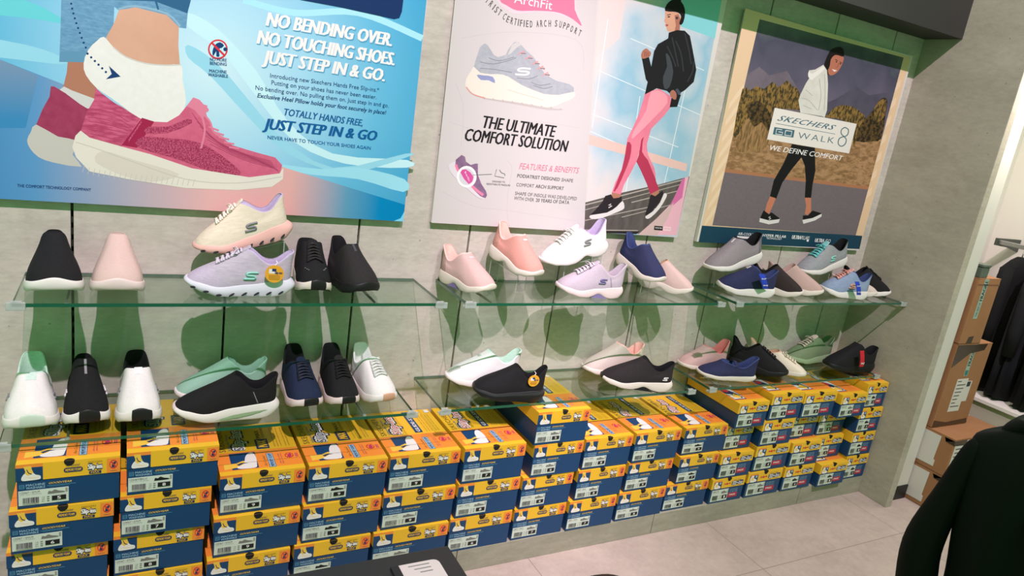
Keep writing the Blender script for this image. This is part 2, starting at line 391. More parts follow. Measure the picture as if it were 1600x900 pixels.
    F.text('Slip-ins', .215, .565, .355, .12, c_dblue, rot=True, bold=.14); F.text('Slip-ins', .22, .56, .35, .125, c_white, rot=True, bold=.07); F.text('Slip-ins', .225, .555, .345, .13, c_red if glide else c_dblue, rot=True)
    if glide:
        F.rect(.55, .05, .66, .55, c_blue); F.text('GLIDE-STEP', .58, .53, .635, .08, c_white, rot=True, bold=.05)
    else:
        F.poly([(.5, .36), (.66, .36), (.66, .56), (.5, .56)], c_dblue); F.text('MAX', .53, .54, .63, .38, c_yel, rot=True, bold=.06, shear=.2)
        F.text('MAX', .53, .34, .585, .16, c_olive, rot=True, bold=.04); F.text('CUSHIONING', .605, .34, .64, .08, c_olive, rot=True)
    for a in (.72, .76, .80, .86, .9): F.text('hands free comfort slip on shoes', a, .54, a + .016, .14, c_olive, rot=True)
    if glide: F.rect(.9, .03, .97, .1, c_white)
    return body, L, (w0, h, lid)
def box_art_B():
    w0, h, lid = .21, .125, .05
    body = MB(); body.box((-w0 / 2 + .002, .002, 0), (w0 / 2 - .002, BD - .002, h - .002), c_blue)
    F = Face2D(body, (-w0 / 2 + .002, .002, h), (1, 0, 0), (0, 0, -1), w0 - .004, h, (0, -1, 0))
    F.rect(.57, .5, .85, .68, c_blue)
    for k, a in enumerate((.5, .56, .62)): F.text('MACHINE WASH', .6, a + .035, .84, a, c_pale)
    F.rect(.57, .67, .86, .86, c_maroon); F.text('FREE', .62, .79, .8, .72, c_white, bold=.03)
    L = MB(); o = .0012
    L.box((-w0 / 2 - o + .0015, -o + .0015, h - lid), (w0 / 2 + o - .0015, BD + o - .0015, h), c_yel)
    F = Face2D(L, (-w0 / 2, 0, h), (1, 0, 0), (0, 0, -1), w0, lid, (0, -1, 0))
    F.rect(.065, .18, .29, .98, c_dblue); F.rect(.065, .18, .29, .3, c_org)
    F.poly([(.09, .35), (.17, .32), (.18, .6), (.25, .72), (.26, .95), (.08, .95)], c_white, 2); F.ell(.24, .45, .028, .13, c_pale); F.poly([(.12, .5), (.16, .45), (.17, .8), (.11, .75)], c_skin)
    F.poly([(.36, .66), (.38, .5), (.42, .58), (.45, .46), (.48, .58), (.54, .5), (.57, .64), (.5, .62), (.46, .72), (.42, .64)], c_red)
    F.text('SKECHERS', .62, .34, .86, .26, c_olive, space=1.15)
    F.poly([(.6, .45), (.68, .38), (.76, .45), (.84, .38), (.94, .42), (.95, .78), (.86, .88), (.76, .8), (.66, .88), (.6, .8)], c_dblue); F.text('Slip-ins', .62, .78, .93, .46, c_white, bold=.08); F.text('Slip-ins', .63, .75, .92, .5, c_dblue)
    F.poly([(.5 + .062 * math.cos(math.pi * i / 10), -.01 + .34 * math.sin(math.pi * i / 10)) for i in range(11)], c_hole)
    F = Face2D(L, (-w0 / 2, BD, h), (1, 0, 0), (0, -1, 0), w0, BD, (0, 0, 1))
    F.poly([(.5 + .062 * math.cos(math.pi * i / 10), 1.0 - .035 * math.sin(math.pi * i / 10)) for i in range(11)], c_hole)
    F.rect(.0, .52, 1, .9, c_org); F.rect(.06, .5, .44, .88, c_dblue); F.rect(.08, .52, .42, .86, c_white)
    F.poly([(.1, .56), (.24, .54), (.36, .66), (.4, .82), (.3, .84), (.2, .72), (.1, .7)], c_dblue, 3); F.ell(.2, .6, .08, .05, c_red); F.poly([(.12, .8), (.3, .7), (.38, .8), (.3, .85)], c_skin)
    for a in (.52, .6, .68, .76, .84): F.rect(a, .55, a + .012, .86, c_orgd)
    F.rect(0, .70, 1, .7025, c_olive)
    F.text('SKECHERS', .06, .46, .14, .1, c_olive, rot=True, space=1.15)
    F.text('Slip-ins', .22, .46, .38, .1, c_dblue, rot=True, bold=.14); F.text('Slip-ins', .23, .455, .37, .105, c_white, rot=True, bold=.06)
    for a in (.55, .6, .65, .75, .8): F.text('hands free comfort slip on shoes', a, .45, a + .02, .1, c_olive, rot=True)
    return body, L, (w0, h, lid)
def size_label(w0, h, kind, code, num, dark):
    w = MB(); F0 = (.012, .60, .49, .93) if kind == 'A' else (.05, .46, .55, .93)
    u0, v0, u1, v1 = F0; W_ = w0 - .004
    O = Vector((-w0 / 2 + .002 + u0 * W_, .002 - .0012, h * (1 - v0)))
    w.box((O.x, O.y, h * (1 - v1)), (O.x + (u1 - u0) * W_, O.y + .0009, O.z), c_lab)
    F = Face2D(w, O, (1, 0, 0), (0, 0, -1), (u1 - u0) * W_, (v1 - v0) * h, (0, -1, 0))
    F.text(code, .03, .2, .42, .06, c_blk); F.text('SLIP ON TRAINER', .03, .3, .46, .25, c_grey)
    F.poly([(.58, .33), (.6, .16), (.66, .2), (.72, .1), (.8, .2), (.9, .26), (.91, .35), (.6, .37)], c_blk if dark else c_grey, 3)
    for k in range(3): F.rect(.935, .06 + .1 * k, .98, .12 + .1 * k, c_grey)
    random.seed(sum(map(ord, code)) % 97 + 3); x = .08
    while x < .40:
        bw = random.choice((.006, .01, .016)); F.rect(x, .48, x + bw, .86, c_blk); x += bw + random.choice((.006, .01))
    F.rect(.08, .89, .4, .92, c_grey)
    for k in range(3): F.text('US UK EU'.split()[k], .46, .58 + .14 * k, .52, .49 + .14 * k, c_grey); F.rect(.56, .5 + .14 * k, .61, .55 + .14 * k, c_grey)
    F.rect(.66, .5, .95, .82, c_blk); F.text(num, .77, .77, .77 + .07 * len(num), .56, c_white, bold=.04)
    return w
arts = {'A': box_art_A(False), 'G': box_art_A(True), 'B': box_art_B()}
PROTO = {}
LABMESH = {}
def shoe_box(kind, code, num, dark, x, yf, z, W_, H_, rot, label, group):
    w0, h, lid = arts[kind][2]
    e = empty('shoe_box', (x, yf, z), rot); e.scale = (W_ / w0, min(1, (-yf - .004) / (BD + .0015)), H_ / h)
    if kind not in PROTO:
        b = arts[kind][0].build('body', e); l = arts[kind][1].build('lid', e, bevel=.0012); PROTO[kind] = (b, l)
    else:
        for p in PROTO[kind]:
            c = p.copy(); COL.objects.link(c); c.parent = e
    k = ('A' if kind != 'B' else 'B', code, num, dark)
    if k not in LABMESH: LABMESH[k] = size_label(w0, h, k[0], code, num, dark).build('size_label', e)
    else:
        c = LABMESH[k].copy(); COL.objects.link(c); c.parent = e
    tag(e, label, 'shoe box', group)
    return e
# per stack: print, box height, then for each box from the top: left x, right x, front y, size, code, dark
GY, BK, WH = ('125067 / GYLM', False), ('125067/BKLV', True), ('128071 / WHT', False)
KB, KD = ('303807L/LVMT', False), ('403938L/NVBK', True)
ZT = .0925
STACKS = [
 ('A', .1255, [(-.106, .125, -.343, '5', GY), (-.122, .111, -.347, '6', GY), (-.132, .098, -.333, '7', GY), (-.13, .1, -.335, '7', GY)]),
 ('A', .1266, [(.134, .365, -.342, '8', BK), (.120, .350, -.342, '7', GY), (.105, .337, -.331, '8', GY), (.110, .336, -.334, '8', GY)]),
 ('A', .1305, [(.369, .614, -.314, '9', GY), (.356, .606, -.327, '9', GY), (.342, .583, -.335, '10', GY)]),
 ('A', .1318, [(.618, .871, -.32, '9', BK), (.609, .861, -.327, '9', BK), (.590, .837, -.333, '10', BK)]),
 ('G', .1320, [(.875, 1.126, -.318, '9', WH), (.864, 1.122, -.326, '9', WH), (.841, 1.110, -.336, '10', WH)]),
 ('G', .1340, [(1.130, 1.372, -.332, '7', WH), (1.126, 1.373, -.33, '8', WH), (1.114, 1.362, -.33, '6', WH)]),
 ('G', .1289, [(1.394, 1.62, -.336, '5', WH), (1.402, 1.618, -.335, '6', WH), (1.380, 1.602, -.33, '6', WH), (1.369, 1.596, -.328, '7', WH)]),
 ('G', .1270, [(1.630, 1.856, -.326, '8', WH), (1.621, 1.846, -.329, '8', WH), (1.605, 1.830, -.332, '7', WH)]),
 ('G', .1290, [(1.860, 2.094, -.333, '6', WH), (1.857, 2.089, -.328, '9', WH), (1.838, 2.082, -.33, '8', WH)]),
 ('G', .1240, [(2.134, 2.374, -.312, '9', BK), (2.128, 2.350, -.324, '7', BK), (2.088, 2.328, -.322, '6', BK)]),
 ('B', .1182, [(2.384, 2.570, -.332, '4', KB), (2.379, 2.552, -.300, '5', KB), (2.356, 2.556, -.330, '3', KB), (2.340, 2.543, -.330, '1', KB)]),
 ('B', .1250, [(2.578, 2.786, -.331, '6', KB), (2.566, 2.772, -.328, '5', KB), (2.565, 2.787, -.328, '4', KB), (2.551, 2.776, -.332, '10', KB)]),
 ('B', .1219, [(2.792, 3.020, -.327, '3', KB), (2.79, 2.986, -.290, '2', KB), (2.795, 3.000, -.332, '2', KB), (2.785, 2.992, -.334, '4', KD)]),
 ('B', .1176, [(3.034, 3.226, -.343, '2', KB), (3.004, 3.205, -.28, '1', KB), (3.008, 3.206, -.296, '3', KB), (3.012, 3.214, -.352, '1', KD)]),
 ('B', .1262, [(3.238, 3.400, -.322, '2', KD), (3.222, 3.400, -.33, '3', KD), (3.218, 3.398, -.329, '1', KD), (3.222, 3.398, -.331, '4', KD)]),
]
LEVEL = {3: ['topmost', 'middle', 'bottom'], 4: ['topmost', 'upper middle', 'lower middle', 'bottom']}
for ci, (kind, hh, boxes) in enumerate(STACKS):
    n = len(boxes)
    for bi, (x0, x1, yf, num, (code, dark)) in enumerate(boxes):
        z = ZT + .0005 + (n - 1 - bi) * (hh + .0004)
        col = 'blue and yellow' if kind != 'B' else 'navy and yellow'
        lab = '%s %s shoe box, %s stack from the left' % (LEVEL[n][bi], col, ORD[ci])
        if ci == 14: lab = '%s %s shoe box, last stack against the concrete pier' % (LEVEL[n][bi], col)
        shoe_box(kind, code, num, dark, (x0 + x1) / 2, yf, z, x1 - x0 - .0055, hh - .0018, 0, lab, 'shoe boxes stacked under the shelves')

# ------------------------------------------------------------------ shoes
OUT = [(1.0, 0), (.997, .24), (.985, .47), (.955, .70), (.90, .88), (.80, .97), (.70, 1.0), (.58, .94), (.46, .84), (.34, .78), (.22, .77), (.12, .72), (.055, .58), (.015, .34), (0, 0)]
NS = 25
def resample(P, n):
    Q = crom([(a, b, 0) for a, b in P], 8, closed=False); d = [0]
    for a, b in zip(Q, Q[1:]): d.append(d[-1] + (Vector((a.x, a.y * .34)) - Vector((b.x, b.y * .34))).length)
    out = []; j = 0
    for i in range(n):
        s = d[-1] * i / (n - 1)
        while j < len(d) - 2 and d[j + 1] < s: j += 1
        t = (s - d[j]) / max(1e-9, d[j + 1] - d[j]); q = Q[j].lerp(Q[j + 1], min(1, max(0, t))); out.append((q.x, max(0, q.y)))
    out[0] = (out[0][0], 0); out[-1] = (out[-1][0], 0)
    return out
OUTS = resample(OUT, NS)
NL = 2 * NS - 2
def sstep(x, a, b):
    t = min(1, max(0, (x - a) / (b - a))); return t * t * (3 - 2 * t)
class Shape:
    """the surface of one kind of shoe; x heel to toe, z up from the sole's lowest line"""
    def __init__(s, L=.27, W=.10, heel=.036, mid=.030, fore=.024, spring=.022, arch=0, flare=1.03, bump=0, zf=.112, zs=.082, zb=.122,
                 xf=.50, xb=.0, crx=None, cry=.034, box=.056, sq=.55, vents=0, groove=True):
        s.__dict__.update(locals()); del s.__dict__['s']
    def zbot(s, x):
        z = lerpk([(0, .010), (.10, .001), (.2, 0), (.68, 0), (.85, s.spring * .38), (1, s.spring)], x)
        return z + s.arch * math.exp(-((x - .40) / .085) ** 2)
    def ztop(s, x, y=0):
        z = lerpk([(-.1, s.heel * 1.18), (.12, s.heel * 1.05), (.42, s.mid), (.72, s.fore), (.9, s.fore + s.spring * .38), (1.05, s.fore + s.spring * .62)], x)
        return z + (s.bump * math.exp(-(y / (.26 * s.W)) ** 2) if x > .9 else 0)
    def loop(s, i):
        j = i if i < NS else NL - i
        x, y = OUTS[j]; sg = 1 if i < NS else -1
        return x, y * s.W / 2 * sg, j / (NS - 1), sg
    def base(s, t, sg):
        k = t * (NS - 1); a = int(min(k, NS - 2)); f = k - a
        x = OUTS[a][0] * (1 - f) + OUTS[a + 1][0] * f; y = OUTS[a][1] * (1 - f) + OUTS[a + 1][1] * f
        return x, y * s.W / 2 * sg
    def collar(s, t, sg):
        ph = math.pi * t ** 1.75; c, sn = math.cos(ph), math.sin(ph)
        xc = (s.xf + s.xb) / 2; rx = (s.xf - s.xb) / 2
        x = (xc + rx * c) * s.L; y = s.cry * max(sn, 0) ** s.sq * sg * (1 + .10 * c)
        z = s.zs + (s.zf - s.zs) * sstep(c, .05, .98) + (s.zb - s.zs) * sstep(-c, .10, .98)
        return Vector((x, y, z))
    def S(s, t, v, sg):
        x, y = s.base(t, sg)
        P0 = Vector(((.008 + x * .985) * s.L, y * .965, s.ztop(x, y) - .004))
        P3 = s.collar(t, sg)
        d = P0 - P3; dh = Vector((d.x, d.y, 0)); far = min(1, dh.length / (.3 * s.L))
        P1 = P0 + Vector((0, y * .05, (s.box - .010) * (.86 - .30 * far))) - dh * (.03 + .05 * far)
        if t > .8: P1 -= Vector((.006 * (t - .8) / .2, 0, .004))
        P2 = P3 + dh * (.34 * far + .14) + Vector((0, 0, (P0.z - P3.z) * (.48 + .02 * far)))
        if t > .8: P2 += Vector((.010 * (t - .8) / .2, 0, 0))
        a = 1 - v
        return P0 * a ** 3 + P1 * (3 * a * a * v) + P2 * (3 * a * v * v) + P3 * v ** 3
    def grid(s):
        s.top = [(s.S(i / 30, j / 22, sg), i / 30, j / 22) for i in range(31) for j in range(23) for sg in (1, -1)]
    def zat(s, x, y):
        """height of the upper's top at (x, y)"""
        c = sorted(s.top, key=lambda q: (q[0].x - x) ** 2 + (q[0].y - y) ** 2)[:6]
        w = [1 / ((q[0].x - x) ** 2 + (q[0].y - y) ** 2 + 1e-6) for q in c]
        return sum(a * q[0].z for a, q in zip(w, c)) / sum(w)
    def yat(s, x, z, sg):
        c = sorted((q for q in s.top if q[0].y * sg > .004), key=lambda q: (q[0].x - x) ** 2 + (q[0].z - z) ** 2)[:5]
        w = [1 / ((q[0].x - x) ** 2 + (q[0].z - z) ** 2 + 1e-6) for q in c]
        return sum(a * q[0].y for a, q in zip(w, c)) / sum(w)

def knit(name, c1, c2=None, rough=.85, scale=130, stretch=(1, 1, 2.5), amt=.55, bump=.35):
    return mat('knit_' + name, c1, rough, var=amt, vscale=scale, rgb2=c2 or tuple(min(255, c * 1.12 + 4) for c in c1), stretch=stretch, bump=bump, bscale=420, spec=.25)
def foam(name, c): return mat('foam_' + name, c, .5, spec=.35, bump=.08, bscale=90)

S_PATH = [(.95, 1.0), (-.15, 1.0), (-.62, .78), (-.5, .52), (.35, .42), (.55, .15), (.35, -.08), (-1.05, -.08)]
def shoe(name, label, toe, heel, sh, up, sole, out=None, lining=None, cap=None, heelm=None, lace=None, logo=None, tab=None, tabm=None, strap=None,
         stripe=None, archm=None, vent=None, sides=None, pull=None, lift=None, group='display shoes on the glass shelves', bow=False, eyelets=None, seam=None, inlay=None, tonguem=None):
    toe, heel = Vector(toe), Vector(heel); d = toe - heel
    sh.L = L = min(.30, max(.22, d.length)); ctr = (toe + heel) / 2
    e = empty(name); rz = math.atan2(d.y, d.x); pitch = math.atan2(d.z, Vector((d.x, d.y)).length)
    e.matrix_world = Matrix.Translation(ctr) @ Matrix.Rotation(rz, 4, 'Z') @ Matrix.Rotation(-pitch, 4, 'Y')
    ox = -L / 2
    sh.grid()
    # --- upper
    NV = 13; w = MB(); rows = []
    for j in range(NV):
        v = (j / (NV - 1)); v = v * (1.25 - .25 * v)
        r = []
        for i in range(NL):
            x, y, t, sg = sh.loop(i); p = sh.S(t, v, sg); r.append((p.x + ox, p.y, p.z))
        rows.append(r)
    c = [sh.collar(sh.loop(i)[2], sh.loop(i)[3]) for i in range(NL)]
    xc = (sh.xf + sh.xb) / 2 * L
    def inset(p, k, dz): return (xc + (p.x - xc) * (1 - k * .6) + ox, p.y * (1 - k), p.z + dz)
    rows.append([inset(p, .05, .0022) for p in c]); rows.append([inset(p, .13, .0010) for p in c])
    def um(a, b):
        t = sh.loop(b)[2]; v = a / (NV - 1)
        if a >= NV - 1 and lining: return lining
        if cap and t < .36 and v < .40 - .18 * (t / .36) ** 2: return cap
        if heelm and t > .78 and v < .97: return heelm
        if tonguem and t < .3 and v > .66: return tonguem
        return up
    w.loft(rows, um)
    w.build('upper', e, smooth=True, sub=1)
    # --- lining and insole
    w = MB(); lm = lining or up
    rr = [[inset(p, .10, .0008) for p in c], [inset(p, .20, -.008) for p in c]]
    fl = []
    for i in range(NL):
        x, y, t, sg = sh.loop(i); ph = math.pi * t ** 1.75
        fl.append(((.30 + .27 * math.cos(ph)) * L + ox, .031 * math.sin(ph) * sg * sh.W / .1, max(sh.heel, sh.mid) + .006))
    rr.append([((a[0] * .4 + b[0] * .6), a[1] * .4 + b[1] * .6, a[2] * .45 + b[2] * .55) for a, b in zip(rr[1], fl)])
    rr.append(fl); rr.append([(a[0] * .5 + (.3 * L + ox) * .5, a[1] * .5, a[2] + .0005) for a in fl])
    w.loft(rr, lm, cap1=True)
    w.build('lining', e, smooth=True)
    # --- sole
    w = MB(); rows = []; prof = [(.86, .06), (.965, .0), (1.0, .08), ((1 + sh.flare) / 2 + .012, .40), ((1 + sh.flare) / 2, .70), (1.0, .95), (.985, 1.02), (.93, 1.0)]
    for sc, f in prof:
        r = []
        for i in range(NL):
            x, y, t, sg = sh.loop(i); zb, zt = sh.zbot(x), sh.ztop(x, y)
            bk = 1 + (sc - 1) * (.35 + .9 * (1 - x))
            X = .5 + (x - .5) * ((1 + (sc - 1) * (1 if sc < 1 else .45)) if x > .5 else bk); X -= (.012 * (1 - x) ** 3 * max(0, f - .2) * (1 - f) * 4 if x < .3 else 0)
            wob = (.0012 * math.sin(x * 62) if sh.groove and f < .3 else 0)
            r.append((X * L + ox, y * sc + 0, zb + (zt - zb) * f + wob))
        rows.append(r)
    om = out or sole
    def smm(a, b):
        t = sh.loop(b)[2]
        if a < 2: return om
        if out and t < .085 and a < 7: return out
        if stripe and a == 4 and .1 < t < .95: return stripe
        return sole
    w.loft(rows, smm)
    i0 = len(w.v); w.v += [tuple(p) for p in rows[0]]
    for k in range(NS - 1):
        a, b2, c2, d2 = k, k + 1, (NL - k - 1) % NL, (NL - k) % NL
        q = []
        for z in (a, b2, c2, d2):
            if z not in q: q.append(z)
        if len(q) > 2: w.f.append([i0 + z for z in q]); w.m.append(w.mi(om))
    so = w.build('sole', e, smooth=True, sub=1)
    for sg in (-1, 1):
        if archm:
            w = MB(); P = []
            for k in range(13):
                x = .27 + .26 * k / 12; a = sh.arch * math.exp(-((x - .40) / .085) ** 2); P.append((x, .004 * 0 + .001, a * .92 + .001))
            for q0, q1 in zip(P, P[1:]):
                y0 = sg * sh.W / 2 * .80; w.face([(q0[0] * L + ox, y0, .0008), (q1[0] * L + ox, y0, .0008), (q1[0] * L + ox, y0 * .99, q1[2]), (q0[0] * L + ox, y0 * .99, q0[2])], archm)
            w.build('arch_insert', so)
        if vent:
            for k in range(sh.vents):
                w = MB(); x = .93 - .82 * k / (sh.vents - 1); slope = .35 if k < 3 else -.95
                x2 = x * L; zb, zt = sh.zbot(x), sh.ztop(x); zc = zb + (zt - zb) * .30
                # find the sole's flank at x
                jj = min(range(2, NS - 1), key=lambda j: abs(OUTS[j][0] - x)); yy = OUTS[jj][1] * sh.W / 2 * (sh.flare + .004)
                tang = Vector((OUTS[jj + 1][0] - OUTS[jj - 1][0], (OUTS[jj + 1][1] - OUTS[jj - 1][1]) * sh.W / 2 / L, 0)).normalized()
                P = []
                for q in range(14):
                    an = 2 * math.pi * q / 14; u = .0085 * math.cos(an); vv = .0032 * math.sin(an)
                    uu = u * .9 - vv * slope * 0; zz = vv + u * (-.5 if k >= 3 else -.05)
                    P.append((x2 + ox + tang.x * uu * (-1), sg * (yy - tang.y * L * 0 + tang.y * uu * (-1)) , zc + zz))
                w.prism(P, (0, sg * .002, 0), vent); w.build('vent_window', so, smooth=False)
    # --- laces
    if lace:
        n = 6; lw = .0215
        for k in range(n):
            x = (sh.xf + .050 + (.27 * k / n)) * L; x2 = x - .022 * L
            hw = sh.W * .165 + .0014 * k
            w = MB()
            for sg2 in ((1, -1) if k else (0,)):
                pts = []
                for q in range(7):
                    u = q / 6 * 2 - 1; xx = x + (x2 - x) * ((u * sg2 + 1) / 2) * (1 if sg2 else 0); y = u * hw
                    pts.append((xx + ox, y, sh.zat(xx, y) + .0048 + .0014 * (1 - u * u)))
                w.tube(pts, .0034, lace, 6, flat=.8)
            w.build('lace', e, smooth=True)
        if bow:
            w = MB(); bx = (sh.xf + .075) * L; bz = sh.zat(bx, 0) + .006
            for sg2 in (1, -1):
                w.tube(crom([(bx + ox, 0, bz), (bx + .006 + ox, sg2 * .014, bz + .004), (bx + .012 + ox, sg2 * .026, bz - .002), (bx + .004 + ox, sg2 * .022, bz - .006), (bx + ox, 0, bz - .001)], 4, closed=False), .0017, lace, 6)
            w.build('lace_bow', e, smooth=True)
    if tab:      # raised tongue end above the throat
        w = MB(); xs = [(sh.xf + .06) * L, (sh.xf + .03) * L, sh.xf * L]; hw = .0165
        G = [[(x + ox, hw * u, sh.zat(x, hw * u) + .0026) for u in (-1, -.5, 0, .5, 1)] for x in xs]
        G.append([((sh.xf - .02) * L + ox, hw * .95 * u, sh.zf + tab * .55 - .003 * u * u) for u in (-1, -.5, 0, .5, 1)])
        G.append([((sh.xf - .035) * L + ox, hw * .75 * u, sh.zf + tab - .005 * u * u) for u in (-1, -.5, 0, .5, 1)])
        G2 = [[(p[0] - .0035, p[1] * .93, p[2] - .001) for p in r] for r in G]
        w.loft([a + b[::-1] for a, b in zip(G, G2)], tabm or up, closed=True, cap0=True, cap1=True)
        w.build('tongue', e, smooth=True, sub=1)
    if pull:     # printed patch on the instep
        w = MB(); hw, x0, x1 = pull[1]; n = 5
        G = [[(x + ox, hw * (2 * u / 4 - 1), sh.zat(x, hw * (2 * u / 4 - 1)) + .0013) for u in range(5)] for x in [(x0 + (x1 - x0) * k / n) * L for k in range(n + 1)]]
        w.loft(G, pull[0], closed=False); w.build('instep_label', e, smooth=True)
    if strap:
        w = MB(); x0 = strap[1] * L; G = []
        for k in range(13):
            u = k / 12 * 2 - 1; y = .034 * u; z = sh.zs + .016 * (1 - u * u) + .004
            G.append([(x0 + dx + ox, y, z - .0) for dx in (-.008, .008)] + [(x0 + dx + ox, y, z - .003) for dx in (.008, -.008)])
        w.loft(G, strap[0], closed=True, cap0=True, cap1=True); w.build('strap', e, smooth=True)
    for sg in (-1, 1):
        if logo:
            m, lx, lz, ls = logo[:4]; w = MB(); pts = []
            for a, b in crom([(a, b) for a, b in S_PATH], 4, closed=False):
                a *= -sg; x = (lx * L + a * ls * 1.15); z = lz + (b - .45) * ls * .95; pts.append((x + ox, sh.yat(x, z, sg) + sg * .0012, z))
            w.tube(pts, ls * .2, m, 5); w.build('side_logo', e, smooth=True)
        if seam:   # slanted band over the heel quarter
            m, xa, xb_, wd = seam; w = MB(); G = []
            for k in range(8):
                u = k / 7; z = sh.ztop(xa) + .004 + (sh.zs - .010 - sh.ztop(xa)) * u; x = (xa + (xb_ - xa) * u) * L
                G.append([(x + q + ox, sh.yat(x + q, z, sg) + sg * .0011, z) for q in (-wd, wd)])
            w.loft(G, m, closed=False); w.build('quarter_band', e, smooth=True)
        if inlay:  # long inlay along the sole's flank
            w = MB(); G = []
            for k in range(15):
                x = .10 + .52 * k / 14; j = min(range(1, NS - 1), key=lambda q: abs(OUTS[q][0] - x)); yy = OUTS[j][1] * sh.W / 2 * (sh.flare + .012) + .0006
                zc = sh.zbot(x) + (sh.ztop(x) - sh.zbot(x)) * (.62 - .34 * k / 14); hh = .0052 * math.sin(math.pi * (k + .25) / 14.5)
                G.append([(x * L + ox, sg * yy, zc - hh), (x * L + ox, sg * yy, zc + hh)])
            w.loft(G, inlay, closed=False); w.build('sole_inlay', so, smooth=True)
    if eyelets:
        for sg in (-1, 1):
            w = MB()
            for k in range(3):
                x = (.80 - .0 * k) * L + .006 * k; y = sg * (.030 - .004 * k); w.tube([(x + ox, y, sh.zat(x, y) + .0004), (x + ox, y, sh.zat(x, y) + .002)], .0022, eyelets, 8)
            w.build('eyelet', e)
    tag(e, label, 'shoe', group)
    return e

def P3(px, py, ax, v): return at(px, py, ax, v)
def ground(px, py, z, toe=True): q = at(px, py, 'z', z + (.020 if toe else .006)); return Vector((q.x, q.y, z))
def face_shoe(tpx, tpy, hx, hy, z, L):
    """a shoe with its toe to the viewer: toe from the picture, heel line at y = hy towards x = hx"""
    return ground(tpx, tpy, z), Vector((hx, -.019, z))
K = dict(
 black=knit('black', (22, 22, 23), (32, 32, 33)), dark=knit('charcoal', (38, 35, 35), (48, 45, 45)), white=knit('white', (226, 224, 218), (238, 236, 230)),
 cream=knit('cream', (238, 228, 206), (214, 200, 176), scale=40, stretch=(1, 1, 7), amt=.5), lilac=knit('lilac', (168, 160, 174), (200, 192, 202), scale=40, stretch=(1, 1, 7), amt=.5), pink=knit('pale_pink', (206, 178, 167), (214, 187, 177)),
 dusty=knit('dusty_pink', (196, 164, 156), (208, 176, 168)), coral=knit('coral', (208, 146, 132), (216, 156, 142)), lav=knit('lavender', (176, 166, 174), (190, 180, 187)),
 navy=knit('navy', (40, 45, 76), (50, 55, 88)), navyd=knit('dark_navy', (26, 36, 60), (34, 46, 72)), grey=knit('grey', (136, 128, 130), (150, 142, 144)),
 brown=knit('brown_black', (44, 36, 34), (54, 46, 44)), mauve=knit('mauve', (186, 156, 146), (198, 168, 158)), gstripe=knit('grey_stripe', (132, 136, 138), (160, 162, 162), scale=60, stretch=(1, 1, 6)),
 bgrey=knit('blue_grey', (126, 146, 172), (148, 164, 186), scale=70), beige=knit('beige', (206, 190, 174), (214, 198, 184)), mint=knit('mint', (140, 184, 160), (150, 194, 170)),
 wmint=knit('white_mint', (220, 226, 218), (230, 234, 228)), olive=knit('olive_green', (112, 132, 98), (124, 144, 108)), stone=knit('stone', (196, 184, 170), (206, 194, 182)), cotton=knit('cream_canvas', (222, 210, 186), (230, 220, 198)))
FM = dict(white=foam('white', (228, 224, 216)), ivory=foam('ivory', (216, 210, 190)), pink=foam('pink', (230, 182, 170)), black=foam('black', (26, 26, 27)), bone=foam('bone', (222, 214, 200)),
 ice=foam('ice', (214, 216, 224)), gum=foam('gum', (206, 160, 130)), purple=foam('purple', (120, 110, 150)), mint=foam('mint', (196, 214, 196)), green=foam('green', (150, 176, 136)), pinkw=foam('pinkish', (224, 206, 200)))
silver = mat('logo_silver', (170, 172, 172), .3, .6); tealm = mat('logo_mint', (140, 206, 190), .4); greym = mat('logo_grey', (130, 130, 132), .5); whitem = mat('logo_white', (225, 225, 222), .5)
lin_p = knit('lining_pink', (232, 180, 166)); lin_l = knit('lining_lilac', (176, 164, 190)); lin_b = knit('lining_black', (20, 20, 22)); lin_m = knit('lining_mint', (190, 214, 200)); lin_w = knit('lining_white', (226, 226, 222)); lin_n = knit('lining_blue', (54, 66, 110))
lin_d = knit('lining_tan', (196, 160, 130)); lin_r = knit('lining_rose', (200, 120, 112))

SLIPIN = dict(zf=0.122, zs=.084, zb=.128, xb=-.015, xf=.46)
# upper left shelf
t, h = face_shoe(85, 455, -.040, -.01, ZU, .235)
shoe('slip_on_shoe', 'black slip-on shoe with a white sole, toe to the front, leftmost on the upper shelf', t, h, Shape(L=.235, W=.128, bump=.012, flare=1.07, heel=.04, fore=.03, zf=.138, zs=.088, zb=.124, box=.07, cry=.033, sq=.85, xf=.42), K['black'], FM['white'], lining=lin_b)
t, h = face_shoe(184, 455, .110, -.01, ZU, .235)
shoe('slip_on_shoe', 'pale pink slip-on shoe with a pink sole beside the leftmost black shoe, upper shelf', t, h, Shape(L=.235, W=.126, bump=.012, flare=1.07, heel=.04, fore=.03, zf=.138, zs=.088, zb=.124, box=.07, cry=.033, sq=.85, xf=.42), K['pink'], FM['pinkw'], lining=K['pink'])
lil = shoe('lace_up_trainer', 'lilac lace-up trainer with a windowed sole and yellow tag on the upper shelf', ground(289, 444, ZU), ground(453, 456, ZU, False), Shape(L=.285, W=.105, flare=1.12, heel=.046, mid=.036, fore=.028, vents=8, spring=.03, zf=0.131, zs=.094, zb=.129, xb=-.02, xf=.45), K['lilac'], FM['ice'], lining=lin_l, lace=mat('lace_lilac', (206, 198, 210), .7), tab=.012, vent=mat('vent_dark', (40, 40, 48), .6), logo=(tealm, .40, .062, .017), cap=knit('lilac_toe', (176, 166, 182)), bow=True)
